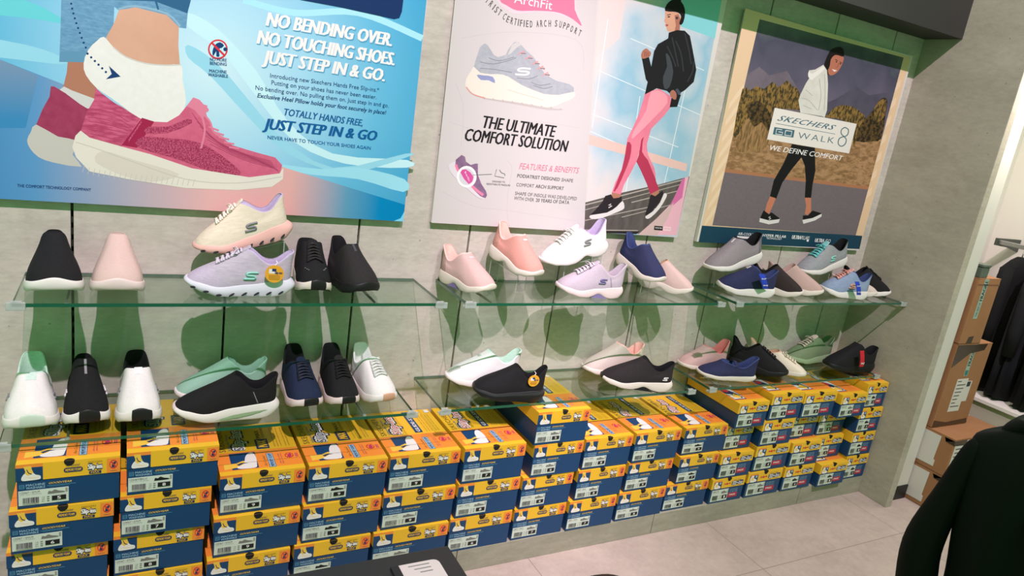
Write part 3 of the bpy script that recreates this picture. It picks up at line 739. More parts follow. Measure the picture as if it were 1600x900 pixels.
shoe('lace_up_trainer', 'cream lace-up trainer with a pink windowed sole on the clear riser behind the lilac trainer', P3(308, 402, 'y', -.085), P3(455, 368, 'y', -.085), Shape(L=.275, W=.105, flare=1.12, heel=.046, mid=.036, fore=.028, vents=8, spring=.03, zf=0.131, zs=.094, zb=.129, xb=-.02, xf=.45), K['cream'], FM['pink'], lining=lin_l, lace=mat('lace_cream', (244, 234, 220), .7), tab=.012, vent=mat('vent_dark', (40, 40, 48), .6), logo=(greym, .40, .062, .017), bow=True)
t, h = face_shoe(494, 453, .630, -.02, ZU, .235)
shoe('lace_up_trainer', 'black lace-up trainer with a bone white sole, toe to the front, beside the lilac trainer', t, h, Shape(L=.235, W=.102, bump=.012, flare=1.07, heel=.04, fore=.03, zf=0.139, zs=.098, zb=.129, box=.066, cry=.037, xf=.47), K['black'], FM['bone'], out=FM['black'], lining=lin_b, lace=K['dark'], tab=.012, tabm=K['black'], pull=(silver, (.011, .46, .50)), eyelets=silver)
t, h = face_shoe(577, 456, .722, -.02, ZU, .25)
shoe('slip_on_shoe', 'all black slip-on shoe angled toe to the front on the upper left shelf', t, h, Shape(L=.25, W=.110, bump=.008, flare=1.07, heel=.046, fore=.032, zf=0.139, zs=.094, zb=.143, box=.062, cry=.034, sq=.7, xf=.47, xb=-.01), K['dark'], FM['black'], lining=lin_b, pull=(mat('patch_grey', (70, 70, 76), .6), (.004, .47, .56)))
# upper middle shelf
ARCH = dict(arch=.018, heel=.042, mid=.036, fore=.024, flare=1.05)
shoe('slip_on_shoe', 'dusty pink slip-on shoe with an ivory sole, leftmost on the upper middle shelf', ground(761, 452, ZU), Vector((at(699, 426, 'y', -.03).x, -.03, ZU)), Shape(L=.265, W=.105, bump=.008, **ARCH, **SLIPIN), K['dusty'], FM['ivory'], lining=lin_p, heelm=knit('dusty_heel', (166, 138, 126), (186, 156, 146), scale=60), archm=FM['purple'], pull=(mat('patch_pale', (214, 190, 186), .5), (.013, .515, .55)))
shoe('slip_on_shoe', 'coral pink slip-on shoe tilted on a clear riser on the upper middle shelf', at(838, 439, 'y', -.20), at(768, 397, 'y', -.02), Shape(L=.262, W=.105, bump=.008, **ARCH, **SLIPIN), K['coral'], FM['bone'], lining=lin_p, heelm=knit('coral_heel', (176, 128, 112), (214, 160, 146), scale=60), pull=(whitem, (.010, .515, .545)))
shoe('lace_up_trainer', 'pure white lace-up trainer on a clear riser above the lavender trainer', P3(846, 418, 'y', -.075), P3(946, 392, 'y', -.075), Shape(L=.285, W=.105, **ARCH, **SLIPIN), K['white'], FM['white'], lining=lin_l, lace=K['white'], tab=.012, logo=(greym, .36, .066, .016), bow=True)
shoe('lace_up_trainer', 'lavender lace-up trainer standing on the glass below the white trainer', ground(869, 448, ZU), ground(968, 462, ZU, False), Shape(L=.28, W=.102, **ARCH, **SLIPIN), K['lav'], FM['pinkw'], lining=K['lav'], lace=mat('lace_lavender', (208, 196, 206), .7), tab=.012, logo=(FM['purple'], .36, .064, .014), archm=FM['purple'], bow=True, seam=(mat('lavender_piping', (150, 138, 150), .6), .22, .25, .0018))
shoe('slip_on_shoe', 'navy blue slip-on shoe with a cream sole tilted on a clear riser', at(1028, 446, 'y', -.20), at(968, 410, 'y', -.02), Shape(L=.27, W=.105, bump=.008, **ARCH, **SLIPIN), K['navy'], FM['bone'], lining=lin_n, heelm=knit('navy_heel', (34, 42, 76)))
shoe('slip_on_shoe', 'pale pink slip-on shoe behind the tilted navy shoe on the upper middle shelf', ground(1074, 453, ZU), Vector((1.985, -.05, ZU)), Shape(L=.255, W=.094, **ARCH, **SLIPIN), K['pink'], FM['bone'], lining=lin_d)
# upper right shelf
RUN = dict(heel=.040, mid=.034, fore=.025, flare=1.05, zf=0.126, zs=.085, zb=.122, xf=.46)
shoe('slip_on_shoe', 'grey slip-on shoe with a white sole on a clear riser, upper right shelf', P3(1098, 428, 'y', -.075), P3(1190, 404, 'y', -.075), Shape(L=.275, W=.10, **RUN), K['grey'], FM['white'], lining=lin_b, heelm=knit('grey_heel', (110, 104, 108)), pull=(whitem, (.004, .48, .55)))
shoe('slip_on_shoe', 'navy slip-on shoe with a blue ribbon tag at the front of the upper right shelf', ground(1120, 446, ZU), ground(1201, 461, ZU, False) + Vector((0, -.018, 0)), Shape(L=.265, W=.094, bump=.006, **RUN), K['navy'], FM['white'], lining=lin_n, pull=(whitem, (.004, .48, .55)))
shoe('slip_on_shoe', 'brown-black slip-on shoe between the navy and the mauve shoes', ground(1254, 460, ZU), Vector((2.575, -.055, ZU)), Shape(L=.27, W=.095, **RUN), K['brown'], FM['bone'], lining=lin_b, pull=(greym, (.004, .48, .56)))
shoe('slip_on_shoe', 'mauve pink slip-on shoe partly behind the blue-grey laced trainer', ground(1285, 457, ZU), Vector((2.685, -.045, ZU)), Shape(L=.27, W=.093, **RUN), K['mauve'], FM['bone'], lining=K['mauve'])
shoe('lace_up_trainer', 'grey striped trainer with turquoise laces on a clear riser', P3(1243, 433, 'y', -.075), P3(1322, 410, 'y', -.075), Shape(L=.27, W=.10, **RUN), K['gstripe'], FM['white'], lining=lin_b, lace=mat('lace_teal', (110, 196, 196), .7), tab=.014, tabm=mat('tongue_teal', (130, 190, 186), .7), logo=(tealm, .42, .060, .017), bow=True)
shoe('lace_up_trainer', 'blue-grey trainer with pink laces and a blue ribbon tag', ground(1286, 452, ZU), ground(1347, 465, ZU, False), Shape(L=.265, W=.098, **RUN), K['bgrey'], FM['white'], lining=lin_n, lace=mat('lace_pink', (226, 160, 150), .7), tab=.014, tabm=mat('tongue_pink', (220, 170, 160), .7), logo=(mat('logo_gold', (206, 160, 130), .5), .42, .060, .017), bow=True)
shoe('slip_on_shoe', 'beige shoe mostly hidden between the blue-grey trainer and the last black shoe', Vector((3.268, -.212, ZU)), Vector((3.082, -.074, ZU)), Shape(L=.26, W=.074, heel=.034, mid=.03, fore=.025, flare=1.04, zf=.090, zs=.062, zb=.085, xf=.46), K['beige'], FM['bone'], lining=K['beige'])
shoe('lace_up_trainer', 'black lace-up trainer with a white sole, rightmost on the upper right shelf', Vector((3.390, -.200, ZU)), Vector((3.196, -.058, ZU)), Shape(L=.26, W=.075, **RUN), K['black'], FM['white'], lining=lin_b, lace=K['black'], tab=.012)
# lower left shelf
t, h = face_shoe(47, 670, -.094, -.02, ZL, .255)
shoe('slip_on_shoe', 'white slip-on shoe with a mint tab, toe to the front, leftmost on the lower shelf', t, h, Shape(L=.255, W=.125, bump=.015, flare=1.07, heel=.044, fore=.032, zf=0.130, zs=.097, zb=.147, box=.068, cry=.037, xf=.52, xb=-.01), K['white'], FM['white'], out=FM['mint'], lining=lin_m, pull=(lin_m, (.012, .51, .60)), logo=(greym, .58, .072, .013))
t, h = face_shoe(137, 662, .026, -.02, ZL, .255)
shoe('slip_on_shoe', 'black slip-on shoe with a white sole and black toe guard on the lower left shelf', t, h, Shape(L=.255, W=.112, bump=.017, flare=1.07, heel=.044, fore=.032, zf=.158, zs=.098, zb=.136, box=.068, cry=.033, sq=.85, xf=.46), K['black'], FM['white'], out=FM['black'], lining=lin_b, pull=(greym, (.003, .47, .62)), logo=(whitem, .56, .072, .013))
t, h = face_shoe(219, 660, .159, -.02, ZL, .255)
shoe('slip_on_shoe', 'white slip-on shoe with a black collar and black toe guard on the lower left shelf', t, h, Shape(L=.255, W=.115, bump=.017, flare=1.07, heel=.044, fore=.032, zf=0.134, zs=.097, zb=.143, box=.068, cry=.037, xf=.50), K['white'], FM['white'], out=FM['black'], lining=lin_b, heelm=K['black'], pull=(lin_w, (.010, .50, .58)), logo=(greym, .56, .072, .013))
shoe('slip_on_shoe', 'mint green slip-on shoe behind the black one on the lower left shelf', Vector((.262, -.075, ZL)), Vector((.525, -.07, ZL)), Shape(L=.27, W=.09, **RUN), K['mint'], FM['white'], lining=K['mint'])
shoe('slip_on_shoe', 'black slip-on shoe with a thick white sole in front of the mint shoe', Vector((.252, -.195, ZL)), Vector((.532, -.212, ZL)), Shape(L=.285, W=.10, flare=1.09, heel=.048, mid=.042, fore=.028, spring=.028, zf=0.132, zs=.094, zb=.129, xb=-.005, xf=.44, groove=False), K['black'], FM['white'], out=FM['pinkw'], lining=lin_b, inlay=FM['green'], seam=(greym, .2, .25, .0012))
t, h = face_shoe(483, 634, .612, -.02, ZL, .26)
LACEF = dict(bump=.006, flare=1.07, heel=.046, fore=.030, zf=0.124, zs=.094, zb=.145, box=.062, cry=.037, xf=.46, xb=-.01)
shoe('lace_up_trainer', 'dark navy lace-up trainer, toe to the front, first of three on the lower left shelf', t, h, Shape(L=.26, W=.106, **LACEF), K['navyd'], FM['pinkw'], out=FM['black'], lining=lin_b, lace=mat('lace_navy', (16, 24, 44), .7), tab=.016, tabm=K['navyd'], pull=(mat('patch_teal', (60, 96, 104), .6), (.010, .455, .475)))
t, h = face_shoe(542, 631, .735, -.02, ZL, .26)
shoe('lace_up_trainer', 'black lace-up trainer with a pale sole between the navy and the white trainers', t, h, Shape(L=.26, W=.102, **LACEF), K['black'], FM['pinkw'], out=FM['black'], lining=lin_b, lace=K['black'], tab=.018, tabm=K['dark'], pull=(mat('patch_mauve', (150, 120, 130), .5), (.010, .455, .48)))
t, h = face_shoe(605, 627, .835, -.02, ZL, .26)
shoe('lace_up_trainer', 'white lace-up trainer with a gum toe guard at the right of the lower left shelf', t, h, Shape(L=.26, W=.104, **LACEF), K['white'], FM['white'], out=FM['gum'], lining=lin_w, lace=mat('lace_white', (214, 218, 210), .7), tab=.008, tabm=K['wmint'])
# lower middle shelf
shoe('slip_on_shoe', 'white slip-on shoe behind the black shoe with the round tag on the lower middle shelf', ground(696, 590, ZL), Vector((1.43, -.090, ZL)), Shape(L=.275, W=.10, **ARCH, **SLIPIN), K['wmint'], FM['white'], lining=lin_m, heelm=knit('white_heel', (190, 192, 184), (220, 220, 214), scale=60))
blt = shoe('slip_on_shoe', 'all black slip-on shoe with a round orange tag on the lower middle shelf', ground(738, 607, ZL), ground(846, 622, ZL, False), Shape(L=.275, W=.105, heel=.044, mid=.036, fore=.028, flare=1.07, **SLIPIN), K['black'], FM['black'], lining=lin_b, stripe=mat('foam_sheen', (48, 48, 50), .4))
shoe('slip_on_shoe', 'beige and white slip-on shoe behind the black arched shoe on the lower middle shelf', Vector((at(914, 572, 'y', -.07).x, -.060, ZL)), Vector((2.045, -.056, ZL)), Shape(L=.28, W=.092, **RUN), K['stone'], FM['bone'], lining=lin_p, heelm=K['cream'])
shoe('slip_on_shoe', 'black slip-on shoe with a white arched sole at the right of the lower middle shelf', ground(938, 588, ZL), ground(1040, 605, ZL, False) + Vector((0, -.024, 0)), Shape(L=.285, W=.105, arch=.018, heel=.042, mid=.036, fore=.024, flare=1.05, zf=0.126, zs=.085, zb=.120, xf=.46), K['dark'], FM['bone'], out=FM['black'], lining=lin_b, logo=(whitem, .12, .060, .010), archm=FM['black'])
# lower right shelf
FLAT = dict(heel=.026, mid=.022, fore=.018, spring=.012, flare=1.06, zf=0.076, zs=.060, zb=.106, xf=.62, xb=-.01, cry=.034, box=.044)
shoe('slip_on_shoe', 'pale pink slip-on flat behind the navy strap shoe on the lower right shelf', Vector((at(1066, 566, 'y', -.07).x, -.058, ZL)), Vector((2.54, -.054, ZL)), Shape(L=.27, W=.088, heel=.028, mid=.024, fore=.02, spring=.014, zf=0.098, zs=.069, zb=.121, xf=.5), K['dusty'], FM['bone'], lining=lin_r)
shoe('strap_flat', 'navy blue flat with a strap and cream sole on the lower right shelf', ground(1090, 578, ZL), ground(1171, 589, ZL, False) + Vector((0, -.022, 0)), Shape(L=.27, W=.10, **FLAT), K['navy'], FM['bone'], lining=lin_n, strap=(K['navy'], .40))
shoe('lace_up_trainer', 'black shoe pointing to the front right beside the navy strap flat', ground(1231, 585, ZL), Vector((2.585, -.035, ZL)), Shape(L=.28, W=.10, heel=.04, mid=.034, fore=.025, flare=1.06, zf=0.122, zs=.085, zb=.133, xf=.47), K['black'], FM['black'], lining=lin_b, lace=K['black'])
shoe('canvas_shoe', 'cream canvas shoe with a bow behind the black shoe on the lower right shelf', ground(1260, 583, ZL), Vector((2.70, -.035, ZL)), Shape(L=.28, W=.092, heel=.024, mid=.022, fore=.020, spring=.008, zf=0.092, zs=.069, zb=.120, xf=.52), K['cotton'], FM['bone'], lining=lin_d, lace=K['cotton'], bow=True)
shoe('lace_up_trainer', 'olive green trainer with beige laces at the back of the lower right shelf', P3(1228, 556, 'y', -.062).xy.to_3d() + Vector((0, 0, ZL)), P3(1292, 566, 'y', -.062).xy.to_3d() + Vector((0, 0, ZL)), Shape(L=.27, W=.095, **RUN), K['olive'], FM['green'], lining=K['olive'], lace=K['beige'], tab=.012, tabm=K['beige'], bow=True)
sal = shoe('slip_on_shoe', 'black shoe with a red sale tag, rightmost on the lower right shelf', ground(1289, 570, ZL), ground(1360, 577, ZL, False), Shape(L=.262, W=.098, heel=.044, mid=.038, fore=.028, flare=1.05, zf=0.139, zs=.090, zb=.126, xf=.46), K['black'], FM['black'], lining=lin_b)

# ------------------------------------------------------------------ posters
class Print:
    """flat print on a board hung on the wall; points are read off the photograph onto the board's own plane"""
    def __init__(s, y=-.0202): s.y = y; s.k = 0; s.w = MB()
    def P(s, x, y): return at(x, y, 'y', s.y - s.k * .000007)
    def poly(s, pts, m, n=0, o=(0, 0, 1)):
        s.k += 1; q = [Vector((o[0] + a / o[2], o[1] + b / o[2], 0)) for a, b in pts]
        if n: q = crom(q, n)
        s.w.face([s.P(a.x, a.y) for a in q], m)
    def line(s, pts, wd, m, n=0, o=(0, 0, 1)):
        s.k += 1; q = [Vector((o[0] + a / o[2], o[1] + b / o[2], 0)) for a, b in pts]
        if n: q = crom(q, n, closed=False)
        L, R = [], []
        for i, p in enumerate(q):
            d = (q[min(i + 1, len(q) - 1)] - q[max(i - 1, 0)]).normalized(); nn = Vector((-d.y, d.x, 0)) * wd / 2
            L.append(s.P(*(p + nn).xy)); R.append(s.P(*(p - nn).xy))
        for i in range(len(q) - 1): s.w.face([L[i], L[i + 1], R[i + 1], R[i]], m)
    def disc(s, x, y, r, m, ry=None, n=24): s.poly([(x + r * math.cos(2 * math.pi * i / n), y + (ry or r) * math.sin(2 * math.pi * i / n)) for i in range(n)], m)
    def text(s, body, a, b, h, m, shear=0, bold=0, space=1.0):
        """baseline from picture point a to b, capital height h (all read off the photograph)"""
        s.k += 1; A, B = s.P(*a), s.P(*b); U = B - A; Hh = (s.P(a[0], a[1]) - s.P(a[0], a[1] - h)).length
        s.w.text(T(body, shear, min(bold, 0), space), A, U.normalized(), Vector((0, 0, 1)), U.length, Hh, m, heavy=max(bold, 0) * 1.5)
    def done(s, name, parent): 
        o = s.w.build(name, None, fix=False); o.parent = parent; o.matrix_parent_inverse = parent.matrix_world.inverted(); return o
def poster(name, x0, x1, z0, z1, edge, label):
    e = empty(name, ((x0 + x1) / 2, -.003, z0)); tag(e, label, 'poster'); bpy.context.view_layer.update()
    w = MB(); w.box((x0, -.0198, z0), (x1, -.003, z1), edge); o = w.build('board', None); o.parent = e; o.matrix_parent_inverse = e.matrix_world.inverted()
    return e
def grad(name, stops, axis='X', lo=0, hi=1, radial=None, rough=.5, noise_amt=0, nscale=5):
    """a printed colour gradient along the board"""
    m = bpy.data.materials.new(name); m.use_nodes = True; nt = m.node_tree; b = nt.nodes['Principled BSDF']; b.inputs['Roughness'].default_value = rough; b.inputs['Specular IOR Level'].default_value = .15
    tc = nt.nodes.new('ShaderNodeTexCoord'); sp = nt.nodes.new('ShaderNodeSeparateXYZ'); nt.links.new(tc.outputs['Object'], sp.inputs[0])
    mr = nt.nodes.new('ShaderNodeMapRange'); mr.inputs[1].default_value = lo; mr.inputs[2].default_value = hi
    if radial:
        ds = nt.nodes.new('ShaderNodeVectorMath'); ds.operation = 'DISTANCE'; ds.inputs[1].default_value = radial; nt.links.new(tc.outputs['Object'], ds.inputs[0]); nt.links.new(ds.outputs['Value'], mr.inputs[0])
    else: nt.links.new(sp.outputs[axis], mr.inputs[0])
    src = mr.outputs[0]
    if noise_amt:
        nz = nt.nodes.new('ShaderNodeTexNoise'); nz.inputs['Scale'].default_value = nscale; nz.inputs['Detail'].default_value = 8
        ma = nt.nodes.new('ShaderNodeMath'); ma.operation = 'MULTIPLY_ADD'; ma.inputs[1].default_value = noise_amt; ma.inputs[2].default_value = -noise_amt / 2
        ad = nt.nodes.new('ShaderNodeMath'); ad.operation = 'ADD'
        nt.links.new(tc.outputs['Object'], nz.inputs[0]); nt.links.new(nz.outputs[0], ma.inputs[0]); nt.links.new(ma.outputs[0], ad.inputs[0]); nt.links.new(src, ad.inputs[1]); src = ad.outputs[0]
    cr = nt.nodes.new('ShaderNodeValToRGB'); el = cr.color_ramp.elements
    el[0].position, el[1].position = stops[0][0], stops[-1][0]; el[0].color, el[1].color = (*lin(stops[0][1]), 1), (*lin(stops[-1][1]), 1)
    for p, c in stops[1:-1]: q = el.new(p); q.color = (*lin(c), 1)
    nt.links.new(src, cr.inputs[0]); nt.links.new(cr.outputs[0], b.inputs['Base Color'])
    return m
def pm(name, c, **k): return mat('ink_' + name, c, k.pop('rough', .55), spec=.15, **k)
WH_, NV_ = pm('white', (238, 236, 232)), pm('navy', (22, 62, 112))
p_edge = mat('poster_edge', (214, 210, 202), .6)

# ---- the wide blue poster
e = poster('poster', -.62, .9385, 1.1945, 2.15, p_edge, 'wide blue poster of a foot stepping into a rose pink trainer, leftmost on the wall')
p = Print()
c0 = at(330, 110, 'y', -.02)
p.poly([(-330, -60), (673, -60), (630, 346), (-330, 292)], grad('sky_blue_print', [(0, (204, 234, 240)), (.3, (164, 214, 234)), (.62, (102, 184, 218)), (1, (34, 150, 196))], radial=tuple(c0), lo=0, hi=.78))
sw1, sw2, sw3 = pm('swoop_pale', (196, 236, 242)), pm('swoop_mid', (150, 212, 230)), pm('swoop_deep', (92, 190, 216))
p.poly([(-300, 20), (0, 62), (95, 88), (95, 100), (0, 90), (-300, 60)], sw2, 4)
p.poly([(-300, -30), (0, -8), (95, 28), (95, 36), (0, 24), (-300, 10)], pm('swoop_teal', (104, 206, 214)), 4)
p.poly([(294, 20), (340, 45), (400, 110), (450, 190), (520, 240), (636, 250), (635, 262), (540, 256), (460, 222), (400, 150), (345, 80), (294, 42)], sw1, 3)
p.poly([(294, 70), (340, 100), (400, 170), (440, 215), (520, 262), (634, 240), (635, 246), (540, 270), (450, 240), (390, 185), (330, 120), (294, 90)], sw2, 3)
p.poly([(420, 255), (500, 264), (560, 262), (632, 280), (630, 300), (560, 280), (480, 272)], pm('swoop_soft', (156, 220, 236)), 3)
p.line([(380, 0), (460, 20), (560, 20), (660, 60)], 10, pm('swoop_soft2', (170, 228, 240)), 5)
flo = grad('floor_band_print', [(0, (40, 128, 184)), (.18, (92, 150, 196)), (.36, (178, 172, 184)), (.52, (226, 176, 174)), (.70, (224, 172, 166)), (.84, (96, 156, 186)), (.93, (0, 136, 190)), (1, (0, 128, 182))], lo=-.30, hi=.94)
p.poly([(-330, 20), (0, 93), (120, 140), (300, 206), (445, 262), (633, 320), (630, 346), (-330, 292)], flo)
p.poly([(-330, 20), (0, 93), (60, 118), (40, 200), (-20, 200), (-330, 120)], grad('mauve_corner_print', [(0, (60, 136, 186)), (1, (150, 158, 168))], axis='Z', lo=1.40, hi=1.66))
p.poly([(615, 345.4), (626, 341), (632, 330), (630, 346)], pm('cyan_corner', (120, 210, 236)))
o1 = (0, 0, 2.6475)
den = pm('denim', (82, 134, 170), var=.5, vscale=60, rgb2=(126, 174, 202), stretch=(1, 1, 3)); dend = pm('denim_dark', (48, 98, 136))
sk = pm('skin_light', (206, 158, 132), var=.8, vscale=5, rgb2=(216, 170, 144)); skd = pm('skin_mid', (176, 122, 98))
p.poly([(258, -160), (480, -160), (470, 100), (440, 155), (400, 170), (350, 235), (348, 258), (245, 256), (250, 130)], den, o=o1)
p.poly([(250, 212), (362, 212), (350, 235), (348, 258), (245, 256)], pm('denim_hem', (96, 148, 178)), o=o1)
p.poly([(280, 256), (348, 258), (365, 320), (400, 360), (395, 412), (350, 405), (262, 358), (276, 300)], skd, o=o1)
p.poly([(265, 358), (300, 375), (395, 410), (378, 460), (320, 432), (245, 372)], pm('sock_grey', (208, 208, 204)), o=o1)
rose, rosed, rosel = pm('rose', (202, 92, 122), var=.7, vscale=40, rgb2=(214, 108, 136)), pm('rose_dark', (150, 52, 84), var=.7, vscale=40, rgb2=(164, 66, 98)), pm('rose_light', (222, 130, 154))
solep, solep2 = pm('sole_ivory', (226, 222, 208)), pm('sole_ivory_shade', (196, 194, 184))
p.poly([(210, 357), (225, 358), (270, 385), (330, 430), (376, 458), (345, 520), (318, 582), (240, 565), (150, 515), (176, 452), (205, 400)], rosed, o=o1)
p.poly([(150, 515), (240, 565), (318, 582), (300, 640), (338, 690), (220, 672), (160, 650), (125, 615), (112, 580), (128, 545)], solep2, 2, o=o1)
p.poly([(500, 20), (560, 26), (700, 60), (740, 112), (738, 190), (745, 275), (640, 290), (520, 240), (465, 200), (438, 155), (470, 100)], sk, o=o1)
p.poly([(470, -160), (800, -160), (770, 118), (742, 114), (690, 62), (560, 30), (490, 42), (470, 25)], den, o=o1)
p.poly([(478, -40), (790, 0), (775, 55), (640, 5), (474, 0)], dend, o=o1)
p.line([(490, 38), (560, 25), (690, 56), (745, 110)], 3, pm('denim_seam', (140, 180, 200)), 3, o=o1)
p.line([(640, -10), (655, 40)], 3, dend, o=o1)
for a in range(12):
    u = a / 11; p.disc(*[(q / 2.6475) for q in (292 + 72 * u ** 1.4, -5 + 222 * u)], 1.7, NV_, n=10)
p.poly([(430, 152), (470, 197), (520, 235), (600, 262), (680, 270), (750, 268), (755, 330), (770, 420), (745, 475), (690, 508), (600, 505), (520, 450), (460, 405), (400, 365), (355, 310), (346, 262), (366, 205), (400, 170)], pm('sock_white', (228, 228, 220), var=.6, vscale=60, rgb2=(236, 236, 230)), 2, o=o1)
p.line([(470, 197), (520, 235), (600, 262), (680, 270), (750, 268)], 2.2, pm('sock_rib', (206, 206, 198)), 3, o=o1)
for a in range(6):
    u = a / 5; p.disc(*[(q / 2.6475) for q in (362 + 76 * u, 222 + 76 * u)], 1.9, NV_, n=10)
p.poly([(450, 272), (499, 317), (438, 328), (462, 306)], NV_, o=o1)
up1 = [(149, 137), (158, 145), (178, 160), (219, 185), (240, 190), (261, 191), (280, 180), (296, 160), (302, 152), (312, 156), (318, 163), (324, 165), (322, 178), (332, 204), (363, 227), (400, 238), (430, 246), (441, 258), (437, 272), (390, 278), (300, 264), (235, 242), (190, 230), (140, 216), (126, 206), (135, 176), (147, 156)]
p.poly(up1, rose)
p.poly([(149, 137), (158, 145), (178, 160), (219, 185), (190, 229), (140, 216), (126, 206), (135, 176), (147, 156)], pm('rose_heel', (206, 98, 130), var=.9, vscale=34, rgb2=(176, 66, 100), stretch=(1, 1, 4)))
for a in range(7): p.line([(136 + 4 * a * .2, 170 + 6.5 * a), (158, 172 + 6.8 * a), (180, 178 + 6.6 * a), (200, 190 + 4.6 * a)], 1.1, pm('rose_rib', (168, 64, 98)), 3)
p.poly([(222, 184), (241, 190), (214, 231), (190, 227)], pm('rose_band', (160, 36, 74)))
p.text('SKECHERS', (201, 222), (221, 192), 4.0, pm('rose_text', (216, 120, 150)), bold=.02)
p.w.v = p.w.v
for (a, b, c_, d_) in ((216, 212, 320, 220), (232, 240, 372, 268)): pass
mesh_d = pm('rose_mesh', (146, 44, 78), var=1.0, vscale=300, rgb2=(196, 88, 118))
p.poly([(222, 214), (262, 216), (300, 220), (330, 232), (370, 262), (372, 274), (330, 268), (280, 250), (216, 230)], mesh_d, 3)
p.poly([(232, 198), (262, 198), (292, 186), (300, 192), (262, 208), (226, 208)], mesh_d, 2)
for a in range(8): p.line([(300 + 4 * a, 176 + 7 * a), (330 + 7 * a, 214 + 5 * a), (376 + 7.5 * a, 238 + 3.6 * a), (424 + 1.5 * a, 252 + 2.4 * a)], .9, pm('rose_rib', (168, 64, 98)), 4)
p.poly([(302, 152), (312, 156), (318, 163), (324, 165), (322, 178), (316, 186), (304, 172), (292, 166)], rosel)
p.line([(306, 172), (316, 166), (325, 172), (316, 178), (320, 204), (314, 232)], 3.2, rosel, 4); p.line([(316, 176), (328, 190), (334, 206), (350, 216)], 3, rosel, 4)
for a in range(5): p.line([(326 + 8 * a, 198 + 8 * a), (342 + 8 * a, 204 + 7 * a)], 2.6, rosel)
so1 = [(126, 204), (140, 215), (190, 229), (235, 241), (300, 263), (390, 277), (437, 271), (443, 262), (442, 280), (425, 292), (372, 297), (290, 294), (200, 280), (140, 268), (119, 246), (113, 230), (118, 212)]
p.poly(so1, solep)
p.poly([(160, 236), (210, 250), (280, 272), (240, 284), (196, 276), (150, 254)], pm('sole_wave', (214, 208, 194)), 3)
p.line([(118, 222), (150, 232), (200, 250), (290, 280), (372, 286), (440, 276)], 1.2, solep2, 4)
for a in range(22):
    x = 132 + 8.2 * a; yb = 264 + 22 * (a / 21) ** .6; p.line([(x, yb - 6), (x - 3, yb + 5)], .9, solep2)
# icon, headline and copy
p.disc(340.5, 77, 15.5, pm('warn_red', (214, 52, 62))); p.disc(340.5, 77, 13, pm('icon_ground', (190, 232, 240)))
p.poly([(333, 88), (332, 80), (336, 70), (344, 66), (350, 71), (346, 75), (342, 77), (343, 88), (338, 88), (338, 80)], NV_, 2); p.disc(352, 77, 3.2, NV_, n=12)
p.line([(331, 67), (351, 87)], 3.2, pm('warn_red', (214, 52, 62)))
for b, a0, a1, h in (('NO MORE', (328, 95), (354, 96.5), 5), ('BENDING', (328, 101), (354, 103), 5), ('MACHINE', (327, 113), (354, 115), 5), ('WASHABLE', (325, 119), (356, 121.5), 5)): p.text(b, a0, a1, h, NV_, bold=.02)
sh_ = pm('headline_shade', (86, 160, 200))
for b, a0, a1, h in (('NO BENDING OVER.', (416, 40), (611, 72), 22), ('NO TOUCHING SHOES.', (402, 68), (615, 102), 22), ('JUST STEP IN & GO.', (410, 98), (600, 127), 21)):
    p.text(b, (a0[0] + 1.2, a0[1] + 1.6), (a1[0] + 1.2, a1[1] + 1.6), h, sh_, shear=.22, bold=.05); p.text(b, a0, a1, h, WH_, shear=.22, bold=.045)
for b, a0, a1, h, sh2, bo in (('Introducing new Skechers Hands Free Slip-ins.*', (422, 121), (592, 144), 7, 0, 0), ('Putting on your shoes has never been easier.', (424, 132), (588, 155), 7, 0, 0), ('No bending over. No pulling them on. Just step in and go.', (399, 140), (607, 168), 7, 0, 0), ('Exclusive Heel Pillow holds your foot securely in place!', (402, 152), (603, 179), 7, .2, .018)):
    p.text(b, a0, a1, h, NV_, shear=sh2, bold=bo)
bl_ = pm('headline_blue', (16, 92, 150))
p.text('TOTALLY HANDS FREE,', (444, 180), (566, 197), 11, bl_, shear=.25, bold=.02); p.text('JUST STEP IN & GO', (411, 201), (588, 220), 17, bl_, shear=.25, bold=.045)
p.text('NEVER HAVE TO TOUCH YOUR SHOES AGAIN', (418, 217), (579, 234), 5.5, bl_, bold=.015); p.text('THE COMFORT TECHNOLOGY COMPANY', (27, 292), (142, 298.5), 4.6, NV_, bold=.015)
p.poly([(446, -60), (632, -60), (630, 2), (628, 18), (624, 28), (616, 30), (530, 11), (470, 0), (448, -8)], pm('navy_panel', (24, 52, 98)))
p.done('print', e)

# ---- the white poster
e = poster('poster', 1.0425, 1.668, 1.196, 2.15, p_edge, 'white poster with a grey trainer and arch support wording, left of the pink leggings poster')
p = Print(); gk = pm('grey_text', (84, 80, 80)); kk = pm('black_text', (36, 33, 35)); pk = pm('pink_text', (214, 118, 140)); pkl = pm('pink_pale', (240, 200, 206)); pkm = pm('pink_leaf', (214, 122, 150))
p.poly([(717, -60), (938, -60), (912, 362), (674, 348)], pm('paper_warm', (205, 199, 196)))
for pts in ([(700, 190), (760, 205), (830, 190), (905, 200)], [(790, 250), (800, 262), (794, 300), (792, 330), (796, 355)], [(692, 300), (740, 322), (800, 330), (900, 345)], [(720, 60), (800, 50), (900, 62), (912, 110)], [(712, 130), (724, 170), (720, 230)]): p.line(pts, .7, pm('vein', (196, 187, 187)), 5)
o3 = (700, 0, 6.667)
p.poly([(500, -200), (1250, -200), (1330, 90), (1410, 295), (1330, 225), (1180, 160), (1060, 132), (900, 126), (700, 140), (600, 90), (520, 10)], pkl, 3, o=o3)
p.poly([(530, -200), (1240, -200), (1320, 100), (1395, 270), (1300, 200), (1180, 140), (1060, 118), (900, 112), (720, 110), (610, 55), (540, 0)], pkm, 3, o=o3)
p.text('ArchFit', (803, 4), (862, 15.5), 15, WH_, bold=.0)
